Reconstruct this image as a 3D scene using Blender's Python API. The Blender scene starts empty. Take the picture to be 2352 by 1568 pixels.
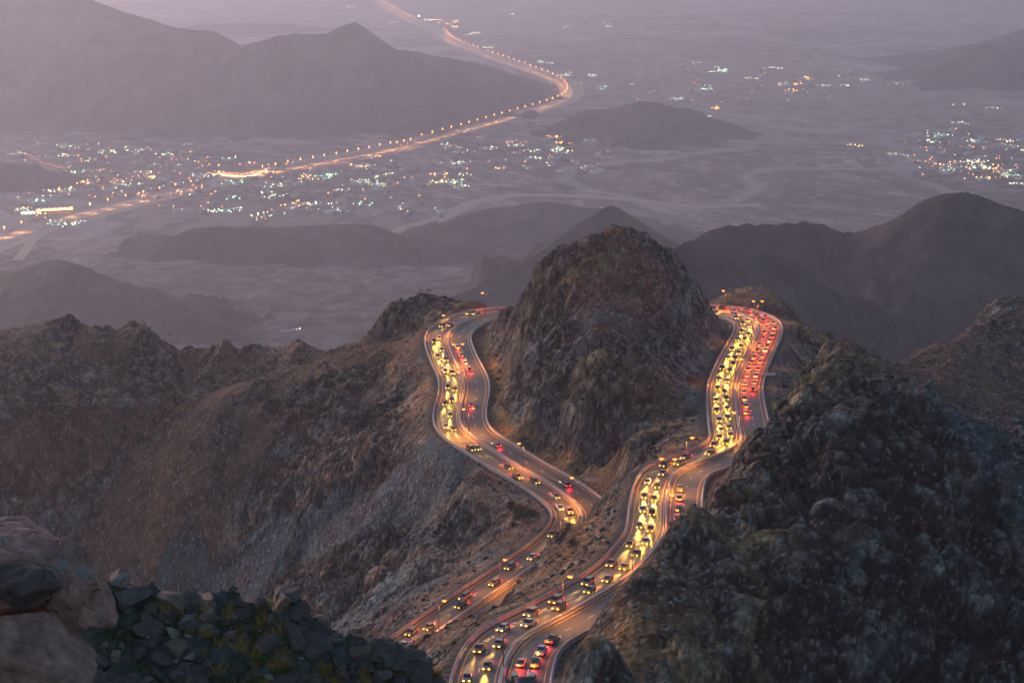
import bpy, math, random
import numpy as np
from mathutils import Vector, Matrix

# ------------------------------------------------------------------ camera, world, sun, exposure
SC = bpy.context.scene
COL = SC.collection
CZ = 900.0                      # the viewpoint stands 900 m above the plain
F = 4573.0                      # focal length in px of a 2352 px wide picture (70 mm lens)
TH = math.atan(1084 / F)        # downward tilt
cam_d = bpy.data.cameras.new('camera')
cam_d.lens = 70.0
cam_d.sensor_width = 36.0
cam_d.clip_start = 0.5
cam_d.clip_end = 60000
cam = bpy.data.objects.new('camera', cam_d)
COL.objects.link(cam)
cam.location = (0, 0, CZ)
cam.rotation_euler = (math.pi / 2 - TH, 0, 0)
SC.camera = cam

SUN_EL, SUN_AZ = 15.0, -38.0    # afterglow low in front, to the left of the view
W = bpy.data.worlds.new('World')
SC.world = W
W.use_nodes = True
wn = W.node_tree
sky = wn.nodes.new('ShaderNodeTexSky')
sky.sky_type = 'NISHITA'
sky.sun_disc = False
sky.sun_elevation = math.radians(5.0)
sky.sun_rotation = math.radians(SUN_AZ)
sky.dust_density = 3.0
sky.ozone_density = 2.6
bg = wn.nodes['Background']
bg.inputs[1].default_value = 0.14
wn.links.new(sky.outputs[0], bg.inputs[0])
sun_d = bpy.data.lights.new('sun', 'SUN')
sun_d.energy = 0.50
sun_d.angle = math.radians(25)
sun_d.color = (0.94, 0.73, 0.92)
sun = bpy.data.objects.new('sun', sun_d)
COL.objects.link(sun)
_e, _a = math.radians(SUN_EL), math.radians(SUN_AZ)
_s = Vector((math.sin(_a) * math.cos(_e), math.cos(_a) * math.cos(_e), math.sin(_e)))
sun.rotation_euler = _s.to_track_quat('Z', 'Y').to_euler()
SC.view_settings.view_transform = 'Standard'
SC.view_settings.look = 'None'
SC.view_settings.exposure = 1.44
SC.view_settings.gamma = 1.0
SC.cycles.volume_bounces = 1
SC.cycles.max_bounces = 6
SC.cycles.use_light_tree = True
SC.cycles.use_adaptive_sampling = False
SC.cycles.diffuse_bounces = 2
SC.cycles.glossy_bounces = 2
HAZE = 0.66e-4

rnd = random.Random(11)
rng = np.random.default_rng(5)
ST, CT = math.sin(TH), math.cos(TH)


def tanv(v):
    cy = (784.0 - np.asarray(v, float)) / F
    return (ST - cy * CT) / (CT + cy * ST)


def un_drop(u, v, drop):
    """world point seen at (u, v) that lies `drop` metres below the viewpoint"""
    cy = (784.0 - v) / F
    t = drop / (ST - cy * CT)
    return np.array([(u - 1176) / F * t, (CT + cy * ST) * t, CZ - drop])


def un_d(u, v, d):
    return un_drop(u, v, d * float(tanv(v)))


# ------------------------------------------------------------------ numpy noise
def _h(ix, iy, iz, s):
    h = (ix.astype(np.uint32) * np.uint32(374761393) + iy.astype(np.uint32) * np.uint32(668265263)
         + iz.astype(np.uint32) * np.uint32(2147483647) + np.uint32((s * 974634777) & 0xffffffff))
    h = (h ^ (h >> np.uint32(13))) * np.uint32(1274126177)
    h = (h ^ (h >> np.uint32(15))) * np.uint32(2246822519)
    return ((h ^ (h >> np.uint32(16))) & np.uint32(0xffffff)).astype(np.float32) / np.float32(0xffffff)


def vn(x, y, z=None, s=0):
    """value noise, -1..1"""
    x = np.asarray(x, np.float64); y = np.asarray(y, np.float64)
    fx = np.floor(x); fy = np.floor(y)
    ix = fx.astype(np.int64); iy = fy.astype(np.int64)
    tx = (x - fx).astype(np.float32); ty = (y - fy).astype(np.float32)
    tx = tx * tx * tx * (tx * (tx * 6 - 15) + 10); ty = ty * ty * ty * (ty * (ty * 6 - 15) + 10)
    if z is None:
        iz = np.zeros_like(ix)
        a = _h(ix, iy, iz, s) * (1 - tx) + _h(ix + 1, iy, iz, s) * tx
        b = _h(ix, iy + 1, iz, s) * (1 - tx) + _h(ix + 1, iy + 1, iz, s) * tx
        return (a * (1 - ty) + b * ty) * 2 - 1
    z = np.asarray(z, np.float64)
    fz = np.floor(z); iz = fz.astype(np.int64); tz = (z - fz).astype(np.float32)
    tz = tz * tz * (3 - 2 * tz)
    r = 0
    for dz, wz in ((0, 1 - tz), (1, tz)):
        a = _h(ix, iy, iz + dz, s) * (1 - tx) + _h(ix + 1, iy, iz + dz, s) * tx
        b = _h(ix, iy + 1, iz + dz, s) * (1 - tx) + _h(ix + 1, iy + 1, iz + dz, s) * tx
        r = r + (a * (1 - ty) + b * ty) * wz
    return r * 2 - 1


def fbm(x, y, z=None, s=0, o=5, g=0.5):
    r = 0; a = 1.0; f = 1.0; t = 0
    for k in range(o):
        r = r + a * vn(x * f + 17.3 * k, y * f - 9.1 * k, None if z is None else z * f + 5.7 * k, s + k)
        t += a; a *= g; f *= 2.03
    return r / t * 1.6


def ridged(x, y, s=0, o=5, g=0.5):
    r = 0; a = 1.0; f = 1.0; t = 0
    for k in range(o):
        n = 1 - np.abs(vn(x * f + 31.7 * k, y * f + 11.9 * k, None, s + k)) * 2
        r = r + a * n; t += a; a *= g; f *= 2.1
    return r / t


def blocks(x, y, z, s=0):
    """jointed rock: each cell is a tilted facet; returns (height -1..1, border distance)"""
    ix = np.floor(x).astype(np.int64); iy = np.floor(y).astype(np.int64); iz = np.floor(z).astype(np.int64)
    d1 = np.full(x.shape, 9.0, np.float32); d2 = d1.copy(); val = np.zeros(x.shape, np.float32)
    for dx in (-1, 0, 1):
        for dy in (-1, 0, 1):
            for dz in (-1, 0, 1):
                jx, jy, jz = ix + dx, iy + dy, iz + dz
                px = jx + _h(jx, jy, jz, s + 1) - x
                py = jy + _h(jx, jy, jz, s + 2) - y
                pz = jz + _h(jx, jy, jz, s + 3) - z
                dd = np.sqrt(px * px + py * py + pz * pz).astype(np.float32)
                r1 = _h(jx, jy, jz, s + 4); r2 = _h(jx, jy, jz, s + 5)
                vv = (r1 * 2 - 1) + (r2 - .5) * 1.6 * px + (r1 - .5) * 1.6 * py
                m = dd < d1
                d2 = np.where(m, d1, np.minimum(d2, dd))
                val = np.where(m, vv, val).astype(np.float32)
                d1 = np.where(m, dd, d1)
    return val, d2 - d1


def sstep(a, b, x):
    t = np.clip((x - a) / (b - a), 0, 1)
    return t * t * (3 - 2 * t)


# ------------------------------------------------------------------ materials
def mat(name, base, rough=0.9, metal=0.0, emit=None, estr=0.0, spec=0.3):
    m = bpy.data.materials.new(name); m.use_nodes = True
    b = m.node_tree.nodes['Principled BSDF']
    b.inputs['Base Color'].default_value = (*base, 1)
    b.inputs['Roughness'].default_value = rough
    b.inputs['Metallic'].default_value = metal
    b.inputs['Specular IOR Level'].default_value = spec
    if emit:
        b.inputs['Emission Color'].default_value = (*emit, 1)
        b.inputs['Emission Strength'].default_value = estr
    return m


def noisy(m, scale, amt, bump=0.0, bscale=None, attr=None, bdist=1.0, rough_vor=False):
    """break up a material: brightness noise on the base colour and a bump, in object space"""
    nt = m.node_tree; b = nt.nodes['Principled BSDF']
    tc = nt.nodes.new('ShaderNodeTexCoord')
    n = nt.nodes.new('ShaderNodeTexNoise'); n.inputs['Scale'].default_value = scale
    n.inputs['Detail'].default_value = 6; n.inputs['Roughness'].default_value = 0.65
    nt.links.new(tc.outputs['Object'], n.inputs['Vector'])
    mr = nt.nodes.new('ShaderNodeMapRange')
    mr.inputs['From Min'].default_value = 0.3; mr.inputs['From Max'].default_value = 0.7
    mr.inputs['To Min'].default_value = 1 - amt; mr.inputs['To Max'].default_value = 1 + amt
    nt.links.new(n.outputs['Fac'], mr.inputs['Value'])
    mix = nt.nodes.new('ShaderNodeVectorMath'); mix.operation = 'SCALE'
    if attr:
        at = nt.nodes.new('ShaderNodeAttribute'); at.attribute_name = attr
        nt.links.new(at.outputs['Color'], mix.inputs[0])
    else:
        mix.inputs[0].default_value = b.inputs['Base Color'].default_value[:3]
    nt.links.new(mr.outputs['Result'], mix.inputs['Scale'])
    nt.links.new(mix.outputs['Vector'], b.inputs['Base Color'])
    if bump:
        n2 = nt.nodes.new('ShaderNodeTexNoise'); n2.inputs['Scale'].default_value = bscale or scale
        n2.inputs['Detail'].default_value = 8; n2.inputs['Roughness'].default_value = 0.7
        nt.links.new(tc.outputs['Object'], n2.inputs['Vector'])
        src = n2.outputs['Fac']
        if rough_vor:
            vo = nt.nodes.new('ShaderNodeTexVoronoi'); vo.inputs['Scale'].default_value = (bscale or scale) * 1.3
            nt.links.new(tc.outputs['Object'], vo.inputs['Vector'])
            ad = nt.nodes.new('ShaderNodeMath'); ad.operation = 'ADD'
            nt.links.new(src, ad.inputs[0]); nt.links.new(vo.outputs['Distance'], ad.inputs[1])
            src = ad.outputs[0]
        bp = nt.nodes.new('ShaderNodeBump'); bp.inputs['Strength'].default_value = bump
        bp.inputs['Distance'].default_value = bdist
        nt.links.new(src, bp.inputs['Height'])
        nt.links.new(bp.outputs['Normal'], b.inputs['Normal'])
    return m


M = {}
M['slope'] = noisy(mat('mountain_rock', (.1, .08, .07), .95, spec=.15), 1.1, .35, .8, .55, 'tint', 1.1, True)
M['hill'] = noisy(mat('far_hill_rock', (.1, .08, .07), 1, spec=.05), 0.03, .35, .8, .03, 'tint', 18.0)
M['plain'] = noisy(mat('valley_plain', (.1, .08, .07), 1, spec=.05), 0.02, .15, 0, None, 'tint')
M['asphalt'] = noisy(mat('asphalt', (.085, .072, .072), .62, spec=.4), 0.5, .22, .15, 6.0, None, .02)
M['dirt'] = noisy(mat('dirt_road', (.30, .21, .16), .95), 0.05, .2)
M['yellow_paint'] = noisy(mat('yellow_paint', (.80, .36, .04), .6), 2.0, .2)
M['white_paint'] = noisy(mat('white_paint', (.75, .73, .7), .6), 2.0, .2)
M['concrete'] = noisy(mat('concrete', (.42, .33, .29), .85), 0.7, .22, .3, 2.0, None, .05)
M['old_concrete'] = noisy(mat('old_concrete', (.34, .31, .25), .9), 0.35, .3, .4, 1.0, None, .1)
M['steel'] = mat('painted_steel', (.12, .11, .11), .5, .6)
M['head'] = mat('lamp_housing', (.35, .36, .38), .4, .3)
M['sodium'] = mat('sodium_lens', (.8, .5, .2), .4, emit=(1.0, .17, .006), estr=2.8)
M['dimlens'] = mat('unlit_lens', (.6, .6, .62), .3)
M['farlamp'] = mat('far_lamp_glow', (.8, .5, .2), .4, emit=(1.0, .28, .03), estr=6.0)
M['white_lamp'] = mat('white_lamp', (.8, .8, .8), .4, emit=(.90, 1.0, .55), estr=6.0)
M['green_lamp'] = mat('green_lamp', (.5, .8, .5), .4, emit=(.35, 1.0, .45), estr=7.0)
M['amber_lamp'] = mat('amber_lamp', (.8, .5, .1), .4, emit=(1.0, .45, .05), estr=8.0)
M['rock_pink'] = noisy(mat('boulder_pink', (.19, .11, .08), .85), 1.3, .35, .5, 5.0, None, .06)
M['rock_grey'] = noisy(mat('boulder_grey', (.105, .070, .060), .85), 1.6, .4, .6, 5.0, None, .05)
M['headlight'] = mat('headlight_lens', (.9, .8, .5), .3, emit=(1.0, .52, .03), estr=2.6)
M['tail'] = mat('tail_light_lens', (.8, .05, .04), .3, emit=(1.0, .01, .008), estr=6.0)
M['glass'] = mat('car_glass', (.02, .02, .025), .1, spec=.6)
M['tyre'] = mat('tyre', (.02, .02, .02), .9)
M['rock_tan'] = noisy(mat('rock_tan', (.22, .17, .14), .85), 1.6, .4, .6, 5.0, None, .05)
M['leaf'] = noisy(mat('shrub_leaf', (.05, .06, .022), .9), 3.0, .4)
M['straw'] = noisy(mat('dry_grass', (.36, .20, .05), .95), 2.0, .4)
M['green'] = noisy(mat('low_green', (.07, .085, .02), .9), 2.0, .4)
M['wood'] = mat('dry_wood', (.08, .06, .045), .95)
for nm, c in (('car_white', (.45, .44, .43)), ('car_silver', (.2, .2, .21)), ('car_black', (.03, .03, .035)), ('car_sand', (.2, .16, .12))):
    M[nm] = mat(nm, c, .3, .2, spec=.5)
for nm, c in (('house_pale', (.36, .31, .28)), ('house_tan', (.27, .2, .16)), ('house_white', (.52, .50, .48)), ('roof_metal', (.45, .47, .5))):
    M[nm] = noisy(mat(nm, c, .9), .2, .15)


# ------------------------------------------------------------------ object helpers
def tag(o, label=None, cat=None, group=None, kind=None):
    if label: o['label'] = label
    if cat: o['category'] = cat
    if group: o['group'] = group
    if kind: o['kind'] = kind
    return o


def link(name, me, m=None, parent=None):
    o = bpy.data.objects.new(name, me)
    if m is not None and me is not None:
        me.materials.append(m)
    COL.objects.link(o)
    if parent is not None: o.parent = parent
    return o


def npmesh(name, V, Fc, smooth=True, cols=None):
    """V (n,3), Fc (m,4) or (m,3) arrays -> mesh"""
    me = bpy.data.meshes.new(name)
    V = np.asarray(V, np.float32); Fc = np.asarray(Fc, np.int32)
    k = Fc.shape[1]
    me.vertices.add(len(V)); me.vertices.foreach_set('co', V.ravel())
    me.loops.add(Fc.size); me.loops.foreach_set('vertex_index', Fc.ravel())
    me.polygons.add(len(Fc))
    me.polygons.foreach_set('loop_start', np.arange(0, Fc.size, k, dtype=np.int32))
    me.polygons.foreach_set('loop_total', np.full(len(Fc), k, np.int32))
    me.polygons.foreach_set('use_smooth', np.full(len(Fc), smooth, bool))
    if cols is not None:
        a = me.color_attributes.new('tint', 'FLOAT_COLOR', 'POINT')
        c4 = np.ones((len(V), 4), np.float32); c4[:, :3] = cols
        a.data.foreach_set('color', c4.ravel())
    me.update(calc_edges=True)
    return me


def gridfaces(nr, nc, flip=False):
    i = np.arange(nr * nc).reshape(nr, nc)
    a, b, c, d = i[:-1, :-1].ravel(), i[:-1, 1:].ravel(), i[1:, 1:].ravel(), i[1:, :-1].ravel()
    return np.stack([a, b, c, d] if not flip else [a, d, c, b], 1)


class MB:
    """collects simple solids into one mesh"""
    def __init__(s): s.v = []; s.f = []
    def add(s, vs, fs):
        n = len(s.v); s.v += [tuple(map(float, p)) for p in vs]; s.f += [tuple(n + i for i in f) for f in fs]
    def box(s, c, d, rz=0.0, taper=1.0):
        x, y, z = [k / 2 for k in d]; cs, sn = math.cos(rz), math.sin(rz); P = []
        for zz, t in ((-z, 1), (z, taper)):
            for xx, yy in ((-x, -y), (x, -y), (x, y), (-x, y)):
                xx *= t; yy *= t
                P.append((c[0] + xx * cs - yy * sn, c[1] + xx * sn + yy * cs, c[2] + zz))
        s.add(P, [(3, 2, 1, 0), (4, 5, 6, 7), (0, 1, 5, 4), (1, 2, 6, 5), (2, 3, 7, 6), (3, 0, 4, 7)])
    def tube(s, a, b, r0, r1, n=8):
        a = Vector(a); b = Vector(b); q = (b - a).to_track_quat('Z', 'Y'); P = []
        for p, r in ((a, r0), (b, r1)):
            for k in range(n):
                P.append(p + q @ Vector((math.cos(k * 2 * math.pi / n) * r, math.sin(k * 2 * math.pi / n) * r, 0)))
        s.add(P, [(k, (k + 1) % n, n + (k + 1) % n, n + k) for k in range(n)] + [tuple(range(n - 1, -1, -1)), tuple(range(n, 2 * n))])
    def build(s, name, m=None, parent=None, smooth=False):
        me = bpy.data.meshes.new(name); me.from_pydata(s.v, [], s.f)
        if smooth: me.polygons.foreach_set('use_smooth', [True] * len(me.polygons))
        me.update()
        return link(name, me, m, parent)


def copy_tree(o, parent=None, keep=None):
    c = o.copy(); COL.objects.link(c)
    if parent is not None: c.parent = parent
    for ch in o.children:
        if keep is None or keep(ch): copy_tree(ch, c)
    return c


# ------------------------------------------------------------------ the road line
RM = [(1153, 1640), (1148, 1575), (1156, 1533), (1163, 1511), (1177, 1489), (1204, 1464), (1245, 1442), (1295, 1417), (1342, 1390), (1391, 1362),
      (1440, 1329), (1478, 1295), (1508, 1257), (1526, 1219), (1529.5, 1159), (1536.5, 1117), (1551, 1090), (1578, 1075), (1620, 1060), (1665, 1042),
      (1692, 1025), (1702, 1005), (1697, 975), (1692, 943), (1688, 908), (1689, 883), (1697, 858), (1707, 833), (1724, 798), (1737, 773), (1742, 756),
      (1739, 743), (1727, 734), (1699, 723), (1667, 717)]
LM = [(1120, 725), (1087, 734), (1055, 747), (1035, 762), (1028, 778), (1035, 805), (1047.6, 835), (1062, 862), (1067, 885), (1065, 908),
      (1059, 933), (1056, 958), (1060, 978), (1073, 996), (1095, 1013), (1120, 1028), (1169, 1058), (1204, 1080), (1253, 1106), (1291, 1131),
      (1323, 1157), (1338, 1178), (1337, 1199), (1318, 1229), (1278, 1264), (1221, 1305), (1148, 1353.5), (1081, 1401), (1036, 1433), (994, 1467),
      (940, 1507), (870, 1560), (790, 1625)]
P_ = [un_drop(u, v, np.interp(v, [690, 1540], [200, 165])) for u, v in RM]
NRM = len(P_)
zr = P_[-1][2]
P_ += [np.array([78, 912, zr - 1]), np.array([45, 921, zr - 2.5]), np.array([14, 923, zr - 4.5])]
P_ += [un_drop(u, v, np.interp(v, [690, 1470], [205, 225])) for u, v in LM]
P_ = np.array(P_)


def catmull(P, step):
    out = []
    for i in range(len(P) - 1):
        p0, p1, p2, p3 = P[max(i - 1, 0)], P[i], P[i + 1], P[min(i + 2, len(P) - 1)]
        n = max(2, int(np.linalg.norm(p2 - p1) / 0.5))
        t = np.linspace(0, 1, n, endpoint=False)[:, None]
        out.append(.5 * (2 * p1 + (p2 - p0) * t + (2 * p0 - 5 * p1 + 4 * p2 - p3) * t ** 2 + (3 * p1 - p0 - 3 * p2 + p3) * t ** 3))
    Q = np.vstack(out + [P[-1:]])
    s = np.r_[0, np.cumsum(np.linalg.norm(np.diff(Q, axis=0), axis=1))]
    k = np.arange(0, s[-1], step)
    return np.stack([np.interp(k, s, Q[:, j]) for j in range(3)], 1)


def gauss(A, sig):
    r = int(sig * 3); w = np.exp(-.5 * (np.arange(-r, r + 1) / sig) ** 2); w /= w.sum()
    B = np.pad(A, ((r, r), (0, 0)), 'reflect', reflect_type='odd')
    return np.stack([np.convolve(B[:, j], w, 'valid') for j in range(A.shape[1])], 1)


STEP = 1.5
RC = gauss(catmull(P_, STEP), 3.0)                  # road centre (the median), every 1.5 m
zz = gauss(RC, 16.0)[:, 2]; RC[:, 2] = zz
tg = np.gradient(RC[:, :2], axis=0); tg /= np.linalg.norm(tg, axis=1)[:, None]
RN = np.stack([-tg[:, 1], tg[:, 0]], 1)             # + side = left of travel away from the viewpoint (outer side)
HW = 10.5                                           # half width, median to side barrier
RS = np.arange(len(RC)) * STEP


def side(off, dz=0.0, i0=0, i1=None):
    Q = RC[i0:i1].copy(); Q[:, :2] += RN[i0:i1] * off; Q[:, 2] += dz
    return Q


def nearest_i(p):
    return int(np.argmin(((RC[:, :2] - np.asarray(p)[:2]) ** 2).sum(1)))


I_BACK = nearest_i((45, 921))                       # middle of the hidden bend


def road_dist(x, y, dec=2):
    """signed distance to the road line and index of the nearest sample, for flat arrays"""
    A = RC[::dec, :2]; n = len(x)
    D = np.full(n, 1e9, np.float32); J = np.zeros(n, np.int32)
    for c in range(0, n, 200000):
        xx = x[c:c + 200000]; yy = y[c:c + 200000]
        best = np.full(len(xx), 1e18); bi = np.zeros(len(xx), np.int32)
        for j in range(len(A)):
            d = (xx - A[j, 0]) ** 2 + (yy - A[j, 1]) ** 2
            m = d < best
            best[m] = d[m]; bi[m] = j
        D[c:c + 200000] = np.sqrt(best); J[c:c + 200000] = bi * dec
    return D, J


# ------------------------------------------------------------------ the near mountains: control points (u, v, drop)
CP = []
def cp(u, v, drop): CP.append(un_drop(u, v, drop))
def cpd(u, v, d): CP.append(un_d(u, v, d))
def crest(pts, back=((25, 14), (70, 48), (160, 130))):
    """skyline points: the ground falls away behind them"""
    for u, v, d in pts:
        p = un_d(u, v, d); CP.append(p)
        for db, dr in back:
            q = p.copy(); k = (p[1] + db) / p[1]; q[0] *= k; q[1] *= k; q[2] -= dr; CP.append(q)


# left ridge skyline
crest([(-120, 790, 1010), (0, 775, 1000), (70, 742, 1000), (150, 728, 1000), (225, 756, 1000), (290, 763, 995), (330, 745, 990), (375, 758, 985), (405, 773, 985),
       (465, 766, 985), (510, 793, 980), (600, 786, 970), (700, 774, 965), (780, 762, 955), (825, 738, 950)])
crest([(845, 725, 950), (870, 697, 950), (905, 670, 955), (960, 663, 960), (1010, 672, 960), (1055, 685, 958)], ((25, 14), (90, 60), (180, 140)))
# left slopes
for u, v, dr in [(0, 850, 243), (200, 850, 242), (400, 850, 242), (600, 850, 238), (800, 850, 229), (900, 800, 219), (930, 740, 212), (0, 930, 256), (150, 925, 252),
                 (0, 1100, 284), (0, 1300, 318), (200, 1000, 266), (200, 1200, 298), (200, 1400, 330), (400, 1000, 258), (400, 1150, 276), (420, 1330, 306), (400, 1500, 335),
                 (520, 920, 244), (560, 1000, 250), (650, 950, 240), (600, 1100, 262), (600, 1250, 281), (600, 1420, 298), (760, 950, 232), (800, 1050, 240), (750, 1150, 255),
                 (750, 1300, 266), (720, 1450, 278), (900, 920, 222), (900, 1010, 226), (880, 1100, 237), (880, 1200, 246), (900, 1290, 246), (950, 1120, 232), (980, 1200, 240),
                 (1050, 1180, 233), (1030, 1120, 224), (960, 1050, 222), (1100, 1230, 229), (1080, 1290, 228), (1000, 1330, 231), (900, 1400, 238), (800, 1440, 252), (700, 1560, 292),
                 (860, 1500, 243), (-120, 900, 255), (-150, 1200, 310), (300, 1600, 350), (0, 1600, 360), (940, 980, 219), (800, 1380, 258)]:
    cp(u, v, dr)
# dirt terrace outside the left road
for u, v, dr in [(1010, 1050, 217.5), (1060, 1100, 218), (1120, 1150, 219), (1180, 1180, 219.5), (1230, 1190, 219.5), (1200, 1140, 218.5), (1100, 1080, 217.5), (1180, 1235, 221), (1120, 1275, 222.5), (985, 1020, 216)]:
    cp(u, v, dr)
# central hill: skyline, then its face
crest([(1160, 672, 880), (1200, 650, 850), (1225, 608, 820), (1262, 588, 812), (1330, 560, 805), (1362, 535, 800), (1400, 523, 800), (1425, 534, 800), (1470, 529, 800),
       (1500, 543, 805), (1550, 566, 815), (1588, 622, 830), (1615, 655, 845)], ((22, 14), (60, 50)))
for u, v, d in [(1240, 700, 800), (1300, 640, 790), (1300, 700, 775), (1400, 620, 780), (1450, 700, 762), (1500, 620, 785), (1560, 700, 800), (1600, 760, 815), (1190, 760, 815),
                (1170, 850, 775), (1250, 800, 762), (1350, 800, 738), (1500, 800, 742), (1580, 850, 762), (1230, 900, 738), (1350, 900, 712), (1450, 900, 706), (1550, 930, 705),
                (1180, 960, 738), (1260, 1000, 702), (1350, 1000, 690), (1440, 1000, 676), (1530, 1010, 662), (1590, 960, 700), (1600, 900, 740), (1300, 1045, 700), (1400, 1060, 678),
                (1480, 1060, 650), (1400, 1105, 664), (1370, 1092, 676), (1640, 780, 838), (1650, 730, 862)]:
    cpd(u, v, d)
# rock shoulder below the right road
for u, v, dr in [(1440, 1112, 199), (1400, 1150, 200), (1335, 1200, 200), (1262, 1240, 199), (1240, 1270, 196), (1228, 1300, 196), (1185, 1340, 192), (1140, 1405, 186), (1380, 1220, 191),
                 (1300, 1280, 188), (1240, 1330, 186), (1420, 1180, 191), (1350, 1260, 187), (1020, 1440, 190), (980, 1475, 189), (1020, 1500, 178), (960, 1530, 188), (1000, 1568, 180), (940, 1500, 198)]:
    cp(u, v, dr)
# beyond and right of the right road
crest([(1645, 688, 935), (1670, 674, 940), (1720, 668, 942), (1765, 671, 940), (1795, 690, 930), (1830, 722, 915), (1870, 768, 890), (1925, 795, 870), (1990, 832, 850)], ((18, 12), (60, 55), (140, 150)))
for u, v, dr in [(1830, 790, 204), (1800, 830, 199.5), (1800, 880, 196), (1860, 850, 205), (1800, 940, 192), (1850, 900, 199), (1900, 860, 209)]:
    cp(u, v, dr)
# right hand hill behind the crag
crest([(2050, 832, 850), (2120, 812, 860), (2170, 792, 880), (2205, 765, 900), (2240, 730, 930), (2285, 714, 950), (2330, 722, 955), (2400, 745, 960), (2520, 720, 980)], ((30, 20), (90, 90)))
for u, v, dr in [(2150, 900, 218), (2250, 850, 214), (2352, 850, 220), (2250, 930, 222), (2352, 930, 224), (2480, 900, 230), (2120, 950, 226)]:
    cp(u, v, dr)
# crag: skyline and face
crest([(1882, 822, 500), (1912, 812, 500), (1960, 842, 492), (2010, 828, 500), (2052, 838, 508)], ((14, 16), (45, 60)))
crest([(2120, 890, 500), (2180, 925, 495), (2260, 950, 490), (2352, 965, 490), (2500, 990, 490)], ((14, 14), (45, 50)))
for u, v, d in [(1900, 900, 482), (1950, 950, 470), (1900, 1020, 460), (1800, 1020, 474), (2050, 930, 482), (2150, 1030, 468), (2100, 1130, 452), (2300, 1050, 470),
                (1950, 1130, 448), (1800, 1130, 456), (1700, 1150, 462), (1620, 1220, 452), (1720, 1280, 428), (1850, 1280, 425), (2000, 1280, 430), (2150, 1280, 436), (2350, 1250, 446),
                (1560, 1330, 430), (1500, 1400, 412), (1440, 1480, 396), (1650, 1400, 410), (1400, 1568, 372), (1550, 1500, 396), (1700, 1500, 404), (1850, 1420, 414), (1950, 1500, 408),
                (2100, 1420, 422), (2250, 1450, 424), (2400, 1420, 430), (1600, 1600, 388), (1800, 1600, 402), (2100, 1600, 412), (2400, 1600, 420), (1350, 1640, 350), (1500, 1700, 372), (2000, 1720, 400), (2500, 1700, 415)]:
    cpd(u, v, d)
# left edge of the crag stands just clear of the road
EDGE = [(1852, 858), (1825, 892), (1800, 930), (1770, 968), (1735, 1005), (1700, 1045), (1660, 1090), (1610, 1135), (1562, 1172), (1538, 1205), (1502, 1240), (1470, 1290), (1440, 1322), (1410, 1358),
        (1392, 1384), (1352, 1430), (1328, 1475), (1316, 1520), (1308, 1568), (1302, 1620)]
for u, v in EDGE:
    d = 640.0
    while d > 200:
        p = un_d(u, v, d); q = RC[nearest_i(p)]
        dd = np.linalg.norm(p[:2] - q[:2])
        if dd > HW + 8.5 and p[1] < q[1] + 12 and p[2] > q[2] + 6: break
        d -= 2
    CP.append(p)
# the road itself and its verges
for i in range(0, len(RC), 10):
    for off in (-13.5, 0, 13.5):
        q = side(off)[i]; CP.append(q + np.array([0, 0, -.3]))
# left road, inner side: a flat ditch strip before the cliff
for i in range(nearest_i(un_drop(1110, 754, 206)), nearest_i(un_drop(1300, 1131, 216)), 8):
    CP.append(side(18.0)[i])
# far skirts
for x, y, z in [(-260, 300, 640), (-100, 300, 670), (0, 320, 700), (120, 280, 720), (260, 300, 700), (-450, 700, 560), (-450, 1000, 600), (-300, 1250, 420), (0, 1250, 430), (200, 1250, 430),
                (420, 1100, 560), (450, 700, 640), (400, 450, 700), (-380, 450, 560), (-150, 480, 640), (-60, 470, 690), (60, 1080, 560), (-100, 1080, 600)]:
    CP.append(np.array([x, y, float(z)]))
CP = np.array(CP)
_, uq = np.unique(np.round(CP[:, :2] / 5), axis=0, return_index=True)
CP = CP[uq]
CC = 7.0


def rbf_fit(P, lam=0.6):
    n = len(P); X = P[:, :2]
    R = np.sqrt(((X[:, None] - X[None]) ** 2).sum(2) + CC * CC)
    A = np.zeros((n + 3, n + 3)); A[:n, :n] = -R + np.eye(n) * lam
    A[:n, n] = 1; A[:n, n + 1:] = X / 500; A[n, :n] = 1; A[n + 1:, :n] = X.T / 500
    return np.linalg.solve(A, np.r_[P[:, 2], 0, 0, 0])


WT = rbf_fit(CP)
GX = np.arange(-520, 521, 4.0); GY = np.arange(180, 1361, 4.0)


def rbf_eval(x, y):
    out = np.zeros(len(x)); n = len(CP)
    for c in range(0, len(x), 20000):
        R = np.sqrt((x[c:c + 20000, None] - CP[None, :, 0]) ** 2 + (y[c:c + 20000, None] - CP[None, :, 1]) ** 2 + CC * CC)
        out[c:c + 20000] = -R @ WT[:n] + WT[n] + x[c:c + 20000] / 500 * WT[n + 1] + y[c:c + 20000] / 500 * WT[n + 2]
    return out


_gx, _gy = np.meshgrid(GX, GY)
GZ = rbf_eval(_gx.ravel(), _gy.ravel()).reshape(_gx.shape)


def gsamp(x, y, G=None):
    G = GZ if G is None else G
    fx = np.clip((x - GX[0]) / 4.0, 1, len(GX) - 3.001); fy = np.clip((y - GY[0]) / 4.0, 1, len(GY) - 3.001)
    ix = fx.astype(int); iy = fy.astype(int); tx = fx - ix; ty = fy - iy

    def w(t): return [((-t + 2) * t - 1) * t / 2, ((3 * t - 5) * t * t + 2) / 2, ((-3 * t + 4) * t + 1) * t / 2, (t - 1) * t * t / 2]
    wx, wy = w(tx), w(ty); r = 0
    for j in range(4):
        row = 0
        for i in range(4): row = row + wx[i] * G[iy - 1 + j, ix - 1 + i]
        r = r + wy[j] * row
    return r


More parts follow.
